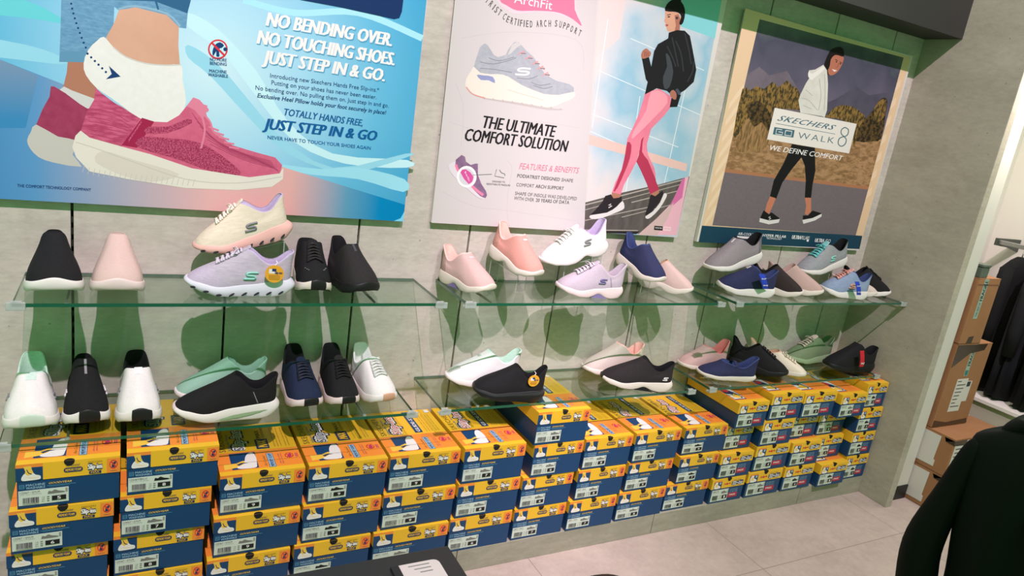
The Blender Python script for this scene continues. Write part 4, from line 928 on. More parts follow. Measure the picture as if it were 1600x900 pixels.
arc = [('T', 762, 0), ('R', 767.5, 6), ('I', 772, 11), ('S', 776, 15), ('T', 781, 19.5), ('C', 788.5, 25.5), ('E', 794, 30), ('R', 800, 32.5), ('T', 805.5, 34), ('I', 810, 35), ('F', 814.5, 36), ('I', 819, 36.5), ('E', 824, 37), ('D', 830, 37.5), ('A', 840, 37), ('R', 846, 36.5), ('C', 852, 36.5), ('H', 859, 36.5), ('S', 869, 36.5), ('U', 876, 38), ('P', 882, 40), ('P', 887.5, 42), ('O', 893.5, 45), ('R', 900, 48), ('T', 906, 51.5)]
for k, (ch, x, y) in enumerate(arc):
    p.k += 1; C_ = p.P(x, y); A, B = p.P(*arc[max(k - 1, 0)][1:]), p.P(*arc[min(k + 1, len(arc) - 1)][1:]); U = (B - A).normalized(); V = Vector((-U.z, 0, U.x)); wd = .0085 if ch != 'I' else .0025; hh = .0215
    p.w.text(T(ch), C_ - U * wd / 2 - V * hh / 2, U, V, wd, hh, gk, heavy=.02)
o5 = (700, 40, 6.0)
gs = pm('shoe_grey', (176, 180, 184), var=.8, vscale=70, rgb2=(164, 168, 174)); ivy = pm('shoe_ivory', (226, 218, 204))
p.poly([(350, 680), (460, 690), (700, 726), (930, 768), (1085, 788), (940, 790), (700, 748), (360, 690)], pm('ground_shadow', (190, 182, 178)), 2, o=o5)
p.poly([(345, 165), (370, 180), (430, 275), (470, 295), (540, 275), (570, 215), (620, 155), (655, 148), (690, 185), (740, 240), (800, 290), (850, 370), (920, 465), (1010, 515), (1140, 550), (1180, 580), (1180, 625), (1040, 650), (900, 640), (700, 560), (560, 470), (400, 455), (300, 440), (242, 385), (270, 290), (300, 200)], gs, o=o5)
p.poly([(242, 385), (300, 440), (400, 455), (520, 460), (640, 530), (760, 590), (900, 640), (1040, 650), (1185, 620), (1175, 680), (1080, 720), (1000, 755), (930, 768), (800, 745), (600, 712), (350, 678), (240, 645), (180, 600), (162, 545), (180, 480), (215, 430)], ivy, 2, o=o5)
p.poly([(560, 275), (600, 180), (650, 148), (685, 180), (640, 210), (590, 262)], pm('shoe_tongue', (198, 196, 192)), o=o5)
for pts in ([(300, 340), (420, 360), (560, 330), (640, 300)], [(300, 400), (430, 410), (600, 440)], [(380, 300), (480, 330), (620, 295)], [(650, 490), (760, 500), (840, 470)], [(780, 530), (860, 560), (960, 545)], [(800, 560), (900, 590), (980, 570)]): p.line(pts, 1.1, pm('knit_dots', (130, 134, 140)), 3, o=o5)
for x, y in ((680, 255), (745, 300), (810, 350), (860, 395), (905, 455)): p.line([(x - 20, y + 15), (x + 30, y - 15), (x + 40, y + 20)], 2.0, pm('lace_rose', (214, 150, 146)), o=o5); p.line([(x + 5, y + 5), (x + 50, y + 8)], 1.4, pm('lace_grey', (120, 120, 126)), o=o5)
p.line([(775, 405), (700, 400), (660, 408), (665, 425), (740, 432), (760, 445), (720, 462), (630, 455)], 2.6, WH_, 3, o=o5)
p.poly([(270, 462), (330, 466), (420, 480), (440, 540), (380, 512), (310, 510)], pm('arch_blue', (142, 150, 186)), 2, o=o5)
p.line([(560, 600), (640, 625), (760, 660), (900, 700)], .9, pm('ivory_line', (206, 196, 180)), 3, o=o5)
for a in range(9): p.line([(330 + 90 * a, 665 + 14 * a), (345 + 90 * a, 690 + 12 * a)], 1.1, pm('sole_notch', (190, 170, 160)), o=o5)
p.line([(172, 575), (230, 640), (350, 680)], 1.6, pm('heel_pink', (222, 150, 140)), 3, o=o5)
p.text('THE ULTIMATE', (754, 199.5), (867, 214.5), 19.5, kk, shear=.2, bold=.028); p.text('COMFORT SOLUTION', (726, 219.5), (886, 237.5), 19.5, kk, shear=.2, bold=.028)
p.text('FEATURES & BENEFITS', (811, 264), (904, 271), 9.5, pk, shear=.2)
for b, a0, a1, bo in (('PODIATRIST DESIGNED', (808, 277), (874.5, 283), .014), ('SHAPE', (877, 283.4), (895, 285), 0), ('COMFORT', (806.5, 291), (834, 293.3), 0), ('ARCH SUPPORT', (836.5, 293.5), (880.5, 297), .014), ('SHAPE OF INSOLE WAS DEVELOPED', (804.5, 304.5), (901, 313), 0), ('WITH OVER', (803, 312), (834, 315), 0), ('20 YEARS OF DATA', (837, 315.2), (889, 319), .014)): p.text(b, a0, a1, 5.4, gk, bold=bo)
o6 = (680, 230, 6.667)
plum = pm('plum', (122, 92, 122), var=.8, vscale=50, rgb2=(140, 112, 140))
p.poly([(275, 80), (310, 100), (320, 150), (370, 185), (420, 170), (445, 172), (445, 290), (480, 380), (530, 460), (540, 500), (520, 535), (450, 500), (360, 400), (250, 290), (210, 210), (215, 130)], plum, o=o6)
p.poly([(205, 150), (215, 210), (260, 290), (380, 420), (470, 510), (520, 530), (500, 540), (440, 520), (330, 430), (200, 310), (150, 240), (142, 190), (170, 165)], pm('plum_sole', (216, 210, 214)), 2, o=o6)
p.line([(215, 180), (250, 260), (400, 420), (500, 500)], 4, pm('plum_pink', (232, 130, 160)), 3, o=o6)
p.disc(680 + 328 / 6.667, 230 + 308 / 6.667, 15.5, WH_, ry=17); p.disc(680 + 328 / 6.667, 230 + 308 / 6.667, 12, pm('lens_grey', (206, 204, 208)), ry=13.2)
p.poly([(262, 262), (320, 230), (400, 310), (350, 385)], pm('lens_pink', (206, 84, 150)), 2, o=o6)
p.text('Arch', (726, 270), (733, 284), 5, WH_)
p.line([(390, 290), (590, 282)], .7, gk, o=o6); p.line([(640, 230), (620, 300), (720, 320)], .8, gk, o=o6); p.line([(670, 235), (690, 265), (725, 280), (725, 300)], .8, gk, 3, o=o6)
p.text('DESIGNED TO', (769, 284.6), (789, 285.8), 2.6, gk); p.text('REDISTRIBUTE PRESSURE', (760, 288.5), (797, 291), 2.6, gk)
p.done('print', e)

# ---- the pink leggings poster
e = poster('poster', 1.6695, 2.139, 1.195, 2.15, p_edge, 'narrow poster of a person in black top and pink leggings walking')
p = Print()
p.poly([(938, -30), (1133, -30), (1058, 371), (913, 362)], grad('cloud_sky_print', [(0, (216, 206, 198)), (.30, (220, 210, 204)), (.46, (190, 204, 210)), (.6, (146, 188, 204)), (.78, (182, 200, 208)), (1, (222, 208, 202))], lo=1.35, hi=2.35, noise_amt=1.2, nscale=3.2))
p.poly([(938, -30), (980, -30), (968, 60), (930, 90)], pm('pink_glow', (240, 206, 200)))
p.poly([(1075, -30), (1133, -30), (1117, 60), (1060, 40)], pm('corner_aqua', (130, 204, 206)))
gl = pm('glass_line', (224, 232, 232))
for a, b in (((925, 178), (1060, 230)), ((922, 205), (1050, 262)), ((985, 60), (1100, 110)), ((950, 30), (925, 200)), ((1000, 150), (975, 320)), ((1075, 120), (1035, 300)), ((935, 110), (1095, 180))): p.line([a, b], 1.1, gl)
p.poly([(921, 210), (1074, 256), (1072, 268), (920, 226)], pm('pink_beam', (226, 190, 178)))
o4 = (910, 140, 3.9125)
st1, st2, st3 = pm('step_dark', (82, 76, 72), var=.8, vscale=40, rgb2=(100, 94, 88), stretch=(1, 1, .2)), pm('step_light', (168, 160, 150)), pm('step_black', (44, 40, 38))
p.poly([(18, 690), (250, 628), (470, 580), (655, 530), (575, 890), (12, 868)], st1, o=o4)
for a, b, ww in (((18, 705), (640, 545), 2), ((16, 735), (630, 572), 1.2), ((15, 800), (400, 720), 1.4), ((14, 858), (340, 862), 1.6), ((240, 780), (600, 690), 1.2), ((300, 690), (636, 606), 1.6)): p.line([a, b], ww, st2, o=o4)
p.poly([(12, 862), (350, 866), (330, 884), (12, 872)], st3, o=o4)
p.poly([(626, 538), (650, 532), (576, 890), (338, 888), (450, 790), (540, 700)], pm('pink_plane', (232, 178, 190)), o=o4)
p.poly([(612, 545), (628, 540), (610, 660), (520, 738), (560, 660)], pm('pink_deep', (210, 110, 160)), o=o4)
p.poly([(338, 888), (450, 790), (560, 690), (520, 790), (455, 893)], pm('pink_stone', (206, 178, 172)), o=o4)
p.poly([(440, 832), (492, 836), (490, 862), (437, 858)], kk, o=o4); p.poly([(495, 836), (542, 840), (540, 864), (494, 862)], pm('tag_pink', (240, 206, 210)), o=o4)
p.text('HANDS FREE', (1023.5, 356.8), (1034, 357.8), 2.2, WH_); p.text('SLIP-INS', (1038, 357.8), (1047, 358.8), 2, pk)
pf, pl, pd = pm('leg_front', (222, 118, 140), var=.6, vscale=14, rgb2=(234, 138, 156)), pm('leg_high', (240, 158, 170)), pm('leg_dark', (178, 56, 84))
p.poly([(420, 240), (372, 270), (355, 320), (345, 400), (330, 440), (360, 500), (395, 580), (415, 640), (470, 610), (450, 560), (440, 500), (400, 400), (392, 330)], pd, o=o4)
p.poly([(380, 270), (420, 240), (395, 330), (402, 400), (440, 480), (445, 540), (400, 430), (365, 380)], pf, 2, o=o4)
p.poly([(415, 640), (470, 610), (468, 635), (445, 652), (418, 650)], skd, o=o4)
p.poly([(385, 15), (470, -5), (540, 40), (545, 100), (500, 160), (440, 220), (360, 305), (350, 370), (330, 440), (300, 500), (255, 580), (235, 640), (180, 628), (200, 570), (240, 490), (265, 380), (275, 300), (310, 230), (345, 150), (370, 70)], pf, o=o4)
p.poly([(420, 10), (500, 20), (520, 80), (440, 170), (340, 270), (300, 300), (320, 240), (390, 130)], pl, 2, o=o4)
p.poly([(275, 320), (300, 340), (290, 420), (260, 500), (215, 600), (190, 620), (240, 490), (262, 390)], pd, 2, o=o4)
p.poly([(180, 628), (235, 640), (228, 668), (205, 672), (178, 655)], skd, o=o4)
shk = pm('shoe_black', (44, 38, 42)); shw = pm('shoe_white', (222, 216, 212))
p.poly([(140, 650), (175, 640), (190, 665), (225, 660), (238, 650), (245, 690), (210, 720), (150, 750), (60, 780), (48, 765), (75, 740), (120, 690)], shk, o=o4)
p.poly([(48, 768), (150, 752), (210, 715), (245, 680), (257, 715), (245, 735), (180, 762), (110, 788), (55, 790)], shw, 2, o=o4)
p.poly([(420, 640), (445, 652), (470, 632), (490, 618), (498, 640), (470, 690), (430, 740), (390, 775), (384, 760), (405, 700), (412, 660)], shk, o=o4)
p.poly([(498, 635), (516, 640), (510, 665), (470, 730), (420, 780), (395, 790), (385, 775), (430, 745), (475, 690)], shw, 2, o=o4)
p.line([(175, 700), (160, 705), (180, 712), (160, 722)], 1.6, shw, o=o4)
o7 = (990, 0, 5.0)
bk = pm('top_black', (30, 30, 32)); bk2 = pm('top_fold', (52, 54, 58)); bk3 = pm('top_sheen', (66, 70, 74)); hr = pm('hair_black', (28, 22, 22)); fs = pm('face_tan', (214, 160, 132)); fsd = pm('face_shade', (172, 112, 92))
p.poly([(246, 80), (300, 90), (350, 100), (372, 140), (360, 235), (320, 250), (285, 248), (262, 240), (258, 215), (246, 195), (250, 180), (238, 162), (248, 140)], fs, o=o7)
p.poly([(320, 120), (350, 110), (366, 150), (360, 235), (318, 250), (330, 200)], fsd, o=o7)
p.poly([(246, 85), (256, 40), (290, 5), (345, -10), (390, 40), (403, 100), (390, 170), (370, 195), (356, 180), (372, 130), (350, 100), (310, 92)], hr, 2, o=o7); p.disc(990 + 342 / 5, 0, 6, hr, n=14)
p.line([(262, 118), (290, 112)], 1.2, hr, o=o7); p.poly([(262, 132), (275, 126), (290, 130), (275, 137)], hr, o=o7); p.poly([(250, 192), (268, 190), (272, 200), (256, 208)], pm('lips', (176, 70, 76)), o=o7); p.disc(990 + 338 / 5, 28, 2.2, pm('earbud', (60, 60, 66)), n=10)
p.poly([(275, 255), (340, 235), (400, 240), (440, 280), (460, 380), (490, 545), (470, 640), (400, 705), (350, 735), (370, 740), (340, 835), (282, 838), (300, 745), (260, 710), (180, 690), (88, 738), (110, 640), (96, 620), (80, 540), (65, 455), (120, 445), (138, 520), (160, 400), (190, 345), (270, 300)], bk, o=o7)
p.poly([(250, 420), (280, 440), (310, 560), (280, 680), (240, 690), (230, 600), (262, 520)], bk3, 2, o=o7)
for pts in ([(300, 290), (320, 380), (350, 520)], [(400, 260), (430, 380), (450, 500)], [(330, 320), (370, 420), (390, 560)], [(420, 640), (460, 560), (470, 480)], [(262, 360), (300, 440), (330, 520)]): p.line(pts, 2, bk2, 4, o=o7)
p.poly([(58, 430), (72, 395), (100, 378), (120, 395), (136, 410), (128, 440), (105, 450), (85, 458), (65, 455)], fsd, 2, o=o7)
for a in range(3): p.line([(84 + 14 * a, 400 + 4 * a), (90 + 14 * a, 440)], .8, pm('finger_line', (120, 70, 60)), o=o7)
p.poly([(285, 720), (310, 702), (335, 730), (332, 775), (310, 775), (288, 750)], fsd, 2, o=o7); p.poly([(325, 700), (345, 690), (372, 730), (350, 742)], pm('cuff', (74, 76, 92)), o=o7)
p.done('print', e)

# ---- the tan framed poster
e = poster('poster', 2.2515, 3.329, 1.181, 2.112, p_edge, 'tan bordered poster of a person in a white hoodie and black leggings on a road')
p = Print()
p.poly([(1165, 13), (1423, 89), (1343, 389), (1091.5, 378.5)], pm('tan_paper', (226, 196, 158)))
tl = pm('tan_stripe', (234, 208, 174))
for a in range(8):
    y = 150 + 26 * a; x = 1165 - (y - 13) * .205 + 3
    p.poly([(x, y + 12), (x + 12, y - 6), (x + 24, y - 20), (x + 21, y - 8), (x + 10, y + 6), (x - 2, y + 22)], tl)
for a in range(7): y = 130 + 28 * a; x = 1423 - (y - 89) * .268; p.poly([(x - 22, y + 10), (x - 4, y - 6), (x - 6, y + 6), (x - 24, y + 22)], tl)
R_ = lambda u, v: (1187 + (1412 - 1187) * u - v * (74 + (75 - 74) * u), 30 + 60 * u + v * (322 + (278 - 322) * u))   # inside the photo: u across, v down
def quad(u0, v0, u1, v1, m): p.poly([R_(u0, v0), R_(u1, v0), R_(u1, v1), R_(u0, v1)], m)
quad(0, 0, 1, .60, grad('mountain_print', [(0, (128, 114, 122)), (.3, (112, 102, 116)), (.6, (98, 92, 110)), (.85, (72, 74, 88)), (1, (92, 100, 100))], axis='Z', lo=1.5, hi=2.12, noise_amt=.7, nscale=5))
for pts, cc in (([(0, .27), (.07, .22), (.15, .25), (.26, .21), (.38, .30), (.52, .34), (.6, .42), (.5, .5), (0, .5)], (118, 109, 118)), ([(.5, .36), (.62, .30), (.74, .21), (.84, .24), (.97, .20), (.97, .42), (.62, .46)], (88, 85, 100))):
    p.poly([R_(u, v) for u, v in pts], pm('mountain_flank_%d' % cc[0], cc, var=.8, vscale=7, rgb2=tuple(c - 16 for c in cc)))
quad(0, .46, 1, .74, pm('dry_grass', (176, 138, 98), var=.9, vscale=26, rgb2=(132, 100, 66), stretch=(1, 1, 3)))
bu, bu2 = pm('bush', (62, 54, 34), var=1.0, vscale=58, rgb2=(140, 110, 58), stretch=(1.6, 1, .8)), pm('bush_dark', (40, 34, 26), var=1.0, vscale=55, rgb2=(92, 72, 40))
o8 = (1160, 40, 2.647)
p.poly([(0, 262), (30, 268), (60, 250), (90, 262), (125, 232), (150, 255), (185, 226), (205, 250), (230, 262), (240, 300), (240, 350), (130, 345), (115, 440), (60, 445), (40, 380), (15, 395), (-16, 450), (-38, 450)], bu, 2, o=o8)
p.poly([(20, 330), (60, 310), (100, 340), (125, 400), (100, 440), (50, 430), (30, 390)], bu2, 3, o=o8)
p.poly([(350, 370), (380, 340), (420, 328), (465, 340), (490, 360), (510, 385), (470, 480), (460, 500), (440, 400), (350, 380)], bu, 2, o=o8)
p.poly([(510, 385), (540, 350), (565, 310), (588, 298), (600, 312), (594, 360), (574, 466), (540, 478), (470, 478), (490, 410)], bu2, 2, o=o8)
p.poly([(545, 340), (578, 304), (596, 316), (584, 380), (550, 400)], bu, 2, o=o8)
p.poly([(-10, 440), (20, 385), (50, 420), (80, 400), (110, 450), (100, 500), (60, 520), (-30, 520)], pm('dry_grass_tall', (164, 128, 84), var=.9, vscale=30, rgb2=(110, 86, 52), stretch=(4, 1, 1)), 2, o=o8)
quad(0, .735, 1, 1, pm('asphalt', (106, 97, 100), var=.6, vscale=160, rgb2=(122, 112, 114)))
quad(0, .725, 1, .742, pm('road_verge', (170, 118, 84)))
lg = pm('legging_black', (26, 25, 27)); ank = pm('skin_warm', (196, 124, 96)); hw = pm('hoodie_white', (222, 220, 208), var=.7, vscale=16, rgb2=(204, 202, 190)); hs = pm('hoodie_fold', (176, 174, 164))
p.poly([(205, 490), (300, 505), (302, 600), (290, 660), (284, 712), (258, 712), (262, 640), (258, 580), (244, 545), (200, 600), (165, 650), (140, 716), (114, 706), (130, 640), (170, 570)], lg, o=o8)
p.poly([(114, 706), (138, 714), (128, 740), (110, 780), (92, 775), (100, 740)], ank, o=o8); p.poly([(258, 712), (284, 712), (284, 770), (268, 785), (258, 778), (264, 745)], ank, o=o8)
p.poly([(88, 764), (110, 780), (120, 772), (152, 795), (155, 805), (120, 812), (72, 800), (78, 785)], lg, o=o8); p.poly([(72, 796), (110, 806), (155, 800), (150, 815), (110, 822), (70, 812)], shw, o=o8)
p.poly([(250, 785), (272, 785), (290, 765), (328, 776), (322, 788), (270, 806), (250, 808)], lg, o=o8); p.poly([(248, 804), (290, 796), (328, 778), (327, 790), (300, 806), (252, 820)], shw, o=o8)
p.line([(116, 790), (108, 793), (118, 798), (110, 802)], 1.2, shw, o=o8)
p.poly([(372, 120), (360, 110), (345, 140), (338, 165), (345, 190), (358, 205), (372, 180), (376, 140)], hr, 2, o=o8)
p.poly([(358, 125), (385, 118), (418, 128), (416, 150), (405, 175), (390, 195), (370, 206), (356, 200), (354, 170)], pm('face_brown', (178, 112, 88)), 2, o=o8)
p.poly([(354, 130), (360, 106), (380, 92), (405, 88), (418, 100), (420, 128), (400, 124), (382, 122), (366, 140), (362, 165), (352, 185), (346, 170)], hr, 2, o=o8)
p.line([(384, 140), (394, 145)], 1.0, hr, o=o8); p.line([(402, 150), (412, 155)], 1.0, hr, o=o8); p.disc(1160 + 389 / 2.647, 40 + 150 / 2.647, 1.1, hr, n=10); p.disc(1160 + 405 / 2.647, 40 + 158 / 2.647, 1.1, hr, n=10)
p.line([(398, 155), (394, 172), (386, 172)], .8, pm('nose_line', (130, 76, 58)), o=o8); p.poly([(370, 180), (380, 182), (392, 186), (380, 191)], pm('smile', (236, 214, 206)), o=o8)
p.poly([(275, 185), (300, 182), (335, 162), (350, 185), (354, 240), (352, 300), (350, 350), (340, 380), (330, 375), (240, 360), (232, 310), (240, 285), (262, 240), (280, 212)], hw, o=o8)
p.poly([(275, 188), (290, 200), (330, 170), (340, 180), (300, 215), (285, 225), (272, 210)], pm('hood', (230, 228, 218)), 2, o=o8)
for pts in ([(245, 300), (275, 310), (310, 350)], [(318, 220), (325, 290), (315, 350)], [(340, 200), (342, 280), (338, 350)], [(252, 330), (285, 345)], [(262, 265), (290, 290)]): p.line(pts, 1.0, hs, 3, o=o8)
# the wording panel
o9 = (1180, 150, 8.183); tq = pm('panel_teal', (66, 106, 118))
p.poly([(250, 150), (1297, 356), (1200, 735), (152, 555)], pm('panel_white', (230, 224, 214)), o=o9)
q = lambda x, y: (1180 + x / 8.183, 150 + y / 8.183)
p.text('SKECHERS', q(280, 312), q(1020, 440), 8.5, tq, shear=.55, bold=.03, space=1.1)
p.line([(262, 350), (1022, 487)], .8, tq, o=o9)
p.poly([(245, 397), (505, 437), (487, 533), (225, 490)], tq, o=o9); cw = pm('panel_cut', (228, 222, 212))
p.line([(345, 432), (275, 422), (262, 485), (345, 497), (352, 465), (300, 458)], 1.3, cw, o=o9); p.line([(390, 440), (470, 452), (458, 512), (378, 500), (390, 440)], 1.4, cw, o=o9)
p.text('WALK', q(540, 540), q(1000, 608), 9.5, tq, bold=-.008, space=1.25)
p.line([(1146, 400), (1105, 430), (1100, 480), (1140, 518), (1183, 490), (1190, 430), (1146, 400)], 1.5, tq, 4, o=o9); p.line([(1135, 518), (1075, 545), (1062, 610), (1098, 642), (1145, 620), (1165, 560), (1135, 518)], 1.5, tq, 4, o=o9)
p.text('WE DEFINE COMFORT', q(180, 690), q(1112, 828), 8, WH_, shear=.18, bold=.01)
p.poly([(1097, 352.5), (1347.5, 368.5), (1343, 389), (1091.5, 378.5)], pm('band_teal', (30, 66, 84)))
p.text('AIR-COOLED', (1153, 367), (1180, 369), 4, WH_, bold=.01); p.poly([(1152, 368.5), (1180, 370.5), (1180, 374), (1151.5, 372)], WH_)
p.text('HYPER PILLAR', (1191.5, 369.5), (1228, 371.8), 4, WH_, bold=.03); p.text('TECHNOLOGY', (1197, 373.3), (1221, 375), 2.8, WH_)
p.text('ULTRA', (1237, 373), (1251, 374), 5.5, WH_, shear=.1, bold=.04); p.text('PILLARS', (1251.5, 374), (1264, 375), 5.5, WH_); p.disc(1262, 376, 1.8, WH_, n=8)
p.text('ULTRA', (1273, 378), (1287, 379), 5.5, WH_, shear=.1, bold=.04); p.text('GO', (1289, 379.2), (1297, 379.8), 5.5, WH_, shear=.1)
p.done('print', e)

# ------------------------------------------------------------------ clear risers under the lifted shoes
m_acre = mat('acrylic_edge', (206, 220, 210), .1, spec=.8); MATS['acrylic_edge'].node_tree.nodes['Principled BSDF'].inputs['Alpha'].default_value = .55
def riser(o, label, f0=.30, f1=.88, wd=.058, shelf_z=ZU, dy=0):
    """bent clear sheet under shoe o: a sloping top on two upright ends"""
    bpy.context.view_layer.update(); M = o.matrix_world; L = [c for c in o.children if c.name.startswith('sole')][0].dimensions.x
    ax = M.to_3x3() @ Vector((1, 0, 0)); ah = Vector((ax.x, ax.y, 0)).normalized(); sd = Vector((-ah.y, ah.x, 0))
    A = M @ Vector((L * (.5 - f0), 0, -.0052)); B = M @ Vector((L * (.5 - f1), 0, -.0052)); t = .003; A.y += dy; B.y += dy
    e = empty('shoe_riser', ((A.x + B.x) / 2, (A.y + B.y) / 2, shelf_z)); tag(e, label, 'display riser', 'clear acrylic risers'); bpy.context.view_layer.update()
    inv = e.matrix_world.inverted()
    w = MB()
    pr = [Vector((A.x, A.y, shelf_z + .0003)), Vector((A.x, A.y, A.z)), Vector((B.x, B.y, B.z)), Vector((B.x, B.y, shelf_z + .0003))]
    inn = [pr[0] - ah * t, Vector((A.x, A.y, A.z - t)) - ah * t, Vector((B.x, B.y, B.z - t)) + ah * t, pr[3] + ah * t]
    P = lambda p, s: inv @ (p + sd * (s * wd / 2))
    for a in range(3):
        for q in (pr, inn): w.face([P(q[a], -1), P(q[a + 1], -1), P(q[a + 1], 1), P(q[a], 1)], m_acr)
        for s in (-1, 1): w.face([P(pr[a], s), P(pr[a + 1], s), P(inn[a + 1], s), P(inn[a], s)], m_acre)
    for a in (0, 3): w.face([P(pr[a], -1), P(pr[a], 1), P(inn[a], 1), P(inn[a], -1)], m_acre)
    ob = w.build('bent_sheet', e)
SH = {o['label']: o for o in S.objects if o.get('category') == 'shoe'}
def find(s): return [o for k, o in SH.items() if k.startswith(s)][0]
riser(find('cream lace-up'), 'clear acrylic riser holding up the cream trainer')
riser(find('coral pink'), 'clear acrylic riser holding up the coral pink shoe', .3, .86)
riser(find('pure white'), 'clear acrylic riser holding up the pure white trainer')
riser(find('navy blue slip-on'), 'clear acrylic riser holding up the tilted navy shoe', .3, .86)
riser(find('grey slip-on'), 'clear acrylic riser holding up the grey slip-on shoe', .22, .52, .036, dy=.022)
riser(find('grey striped'), 'clear acrylic riser holding up the trainer with turquoise laces', .25, .62, .045)

# ------------------------------------------------------------------ swing tags
t_or = mat('tag_orange', (232, 168, 44), .5); t_bl = mat('ribbon_blue', (34, 66, 190), .5); t_rd = mat('tag_red', (206, 34, 50), .5)
def swing_tag(px, py, yy, r, label, shoe_name):
    c = at(px, py, 'y', yy); e = empty('swing_tag', c, math.radians(-4)); tag(e, label, 'shoe tag')
    w = MB(); n = 32
    ring = lambda y: [(r * math.cos(2 * math.pi * i / n), y, r * math.sin(2 * math.pi * i / n)) for i in range(n)]
    w.loft([ring(-.0006), ring(.0006)], t_or, cap0=True, cap1=True)
    F = Face2D(w, (-r, -.0006, r), (1, 0, 0), (0, 0, -1), 2 * r, 2 * r, (0, -1, 0))
    F.rect(.2, .22, .55, .48, c_white); F.rect(.36, .2, .58, .36, c_dblue); F.text('Slip-ins', .5, .5, .9, .34, c_dblue, bold=.04)
    for k in range(4): F.rect(.2 + .03 * (k == 3), .58 + .075 * k, .8 - .03 * (k == 3), .60 + .075 * k, c_olive)
    w.build('card', e)
    w = MB(); w.tube([(0, -.001, r * .95), (.006, .003, r * 1.25), (.004, .012, r * 1.4)], .0012, c_white, 5); w.build('string', e)
lz = find('lilac lace-up'); swing_tag(429, 428, lz.location.y - .062, .0255, 'round orange swing tag on the lilac trainer', '')
bz = find('all black slip-on shoe with a round'); swing_tag(834, 595, bz.location.y - .066, .0215, 'round orange swing tag on the black shoe of the lower shelf', '')
def ribbon(px0, px1, yy, wd, label, m, words, name='ribbon_tag'):
    A, B = at(*px0, 'y', yy), at(*px1, 'y', yy - .004); e = empty(name, A); tag(e, label, 'shoe tag')
    w = MB(); n = 8; d = B - A; sd = Vector((1, 0, 0)); G = []
    for k in range(n + 1):
        u = k / n; q = d * u + Vector((0, -.004 * math.sin(math.pi * u), 0)); G.append([q - sd * wd / 2, q + sd * wd / 2])
    G2 = [[p + Vector((0, .0012, 0)) for p in r] for r in G]
    w.loft([a + b[::-1] for a, b in zip(G, G2)], m, cap0=True, cap1=True); o = w.build('strip', e, smooth=False)
    w = MB(); 
    for k, (t, u, hh) in enumerate(words):
        q = d * u + Vector((0, -.0052, 0)); w.text(T(t, bold=.03), q - sd * wd * .42, (1, 0, 0), (0, 0, 1), wd * .84, hh, c_white)
    w.build('lettering', e)
nv = find('navy slip-on shoe with a blue'); ribbon((1190, 428), (1196, 451), nv.location.y - .072, .033, 'blue ribbon tag on the navy shoe of the upper right shelf', t_bl, [('SLIP', .35, .005), ('INS', .8, .005)])
bg_ = find('blue-grey trainer'); ribbon((1339, 440), (1342, 461), bg_.location.y - .074, .030, 'blue ribbon tag on the blue-grey trainer with pink laces', t_bl, [('SLIP', .35, .005), ('INS', .8, .005)])
ribbon((1347, 548), (1346, 573), sal.location.y - .066, .030, 'red sale tag on the last black shoe of the lower right shelf', t_rd, [('SALE', .82, .009)], 'sale_tag')

# ------------------------------------------------------------------ foreground table with a card
m_tab = mat('table_black', (34, 33, 33), .45)
t = empty('display_table', (.40, -1.35, 0)); tag(t, 'black display table corner in front of the shoe boxes', 'table')
w = MB(); w.box((-.60, -.42, .572), (.405, .418, .60), m_tab); w.build('tabletop', t, bevel=.004)
for sx in (-.55, .35):
    for sy in (-.37, .36): w = MB(); w.box((sx - .02, sy - .02, .0005), (sx + .02, sy + .02, .5715), m_tab); w.build('leg', t, bevel=.002)
a = at(622, 884, 'z', .602); b_ = at(682, 884, 'z', .602)
w = MB(); n = 10
c = empty('price_card', (a.x, a.y, .6003)); tag(c, 'white card with a rounded corner lying on the black table', 'card')
P = [(0, 0), (0, -.14), (b_.x - a.x + .012, -.14), (b_.x - a.x + .012, -.015)] + [(b_.x - a.x - .003 + .015 * math.cos(q), -.015 + .015 * math.sin(q)) for q in (0, .4, .8, 1.2, 1.57)]
w.prism([(x, y, .0004) for x, y in P], (0, 0, .0012), mat('card_white', (200, 192, 186), .5)); w.build('card', c)
w = MB()
for k in range(3): w.box((.02 + .01 * k, -.012 - .012 * k, .0017), (.07, -.009 - .012 * k, .00185), c_grey)
w.build('lettering', c)
w = MB(); w.box((-.02, -.05, .0003), (-.001, -.004, .006), c_blk); w.build('clip', c, bevel=.001)
a = at(898, 896, 'z', .42); st = empty('display_stool', (a.x, a.y - .16, 0)); tag(st, 'dark brown stool corner just showing at the bottom edge', 'stool')
w = MB(); n = 40
def sq(r, z): return [(r * math.copysign(abs(math.cos(q)) ** .5, math.cos(q)), r * math.copysign(abs(math.sin(q)) ** .5, math.sin(q)), z) for q in (2 * math.pi * i / n for i in range(n))]
w.loft([sq(.145, .345), sq(.15, .36), sq(.152, .39), sq(.148, .412), sq(.135, .42)], mat('stool_brown', (46, 32, 32), .4), cap0=True, cap1=True); w.build('seat', st, smooth=True)
for sx in (-1, 1):
    for sy in (-1, 1): w = MB(); w.tube([(sx * .11, sy * .11, .002), (sx * .10, sy * .10, .344)], .012, m_tab, 10); w.build('leg', st, smooth=True)

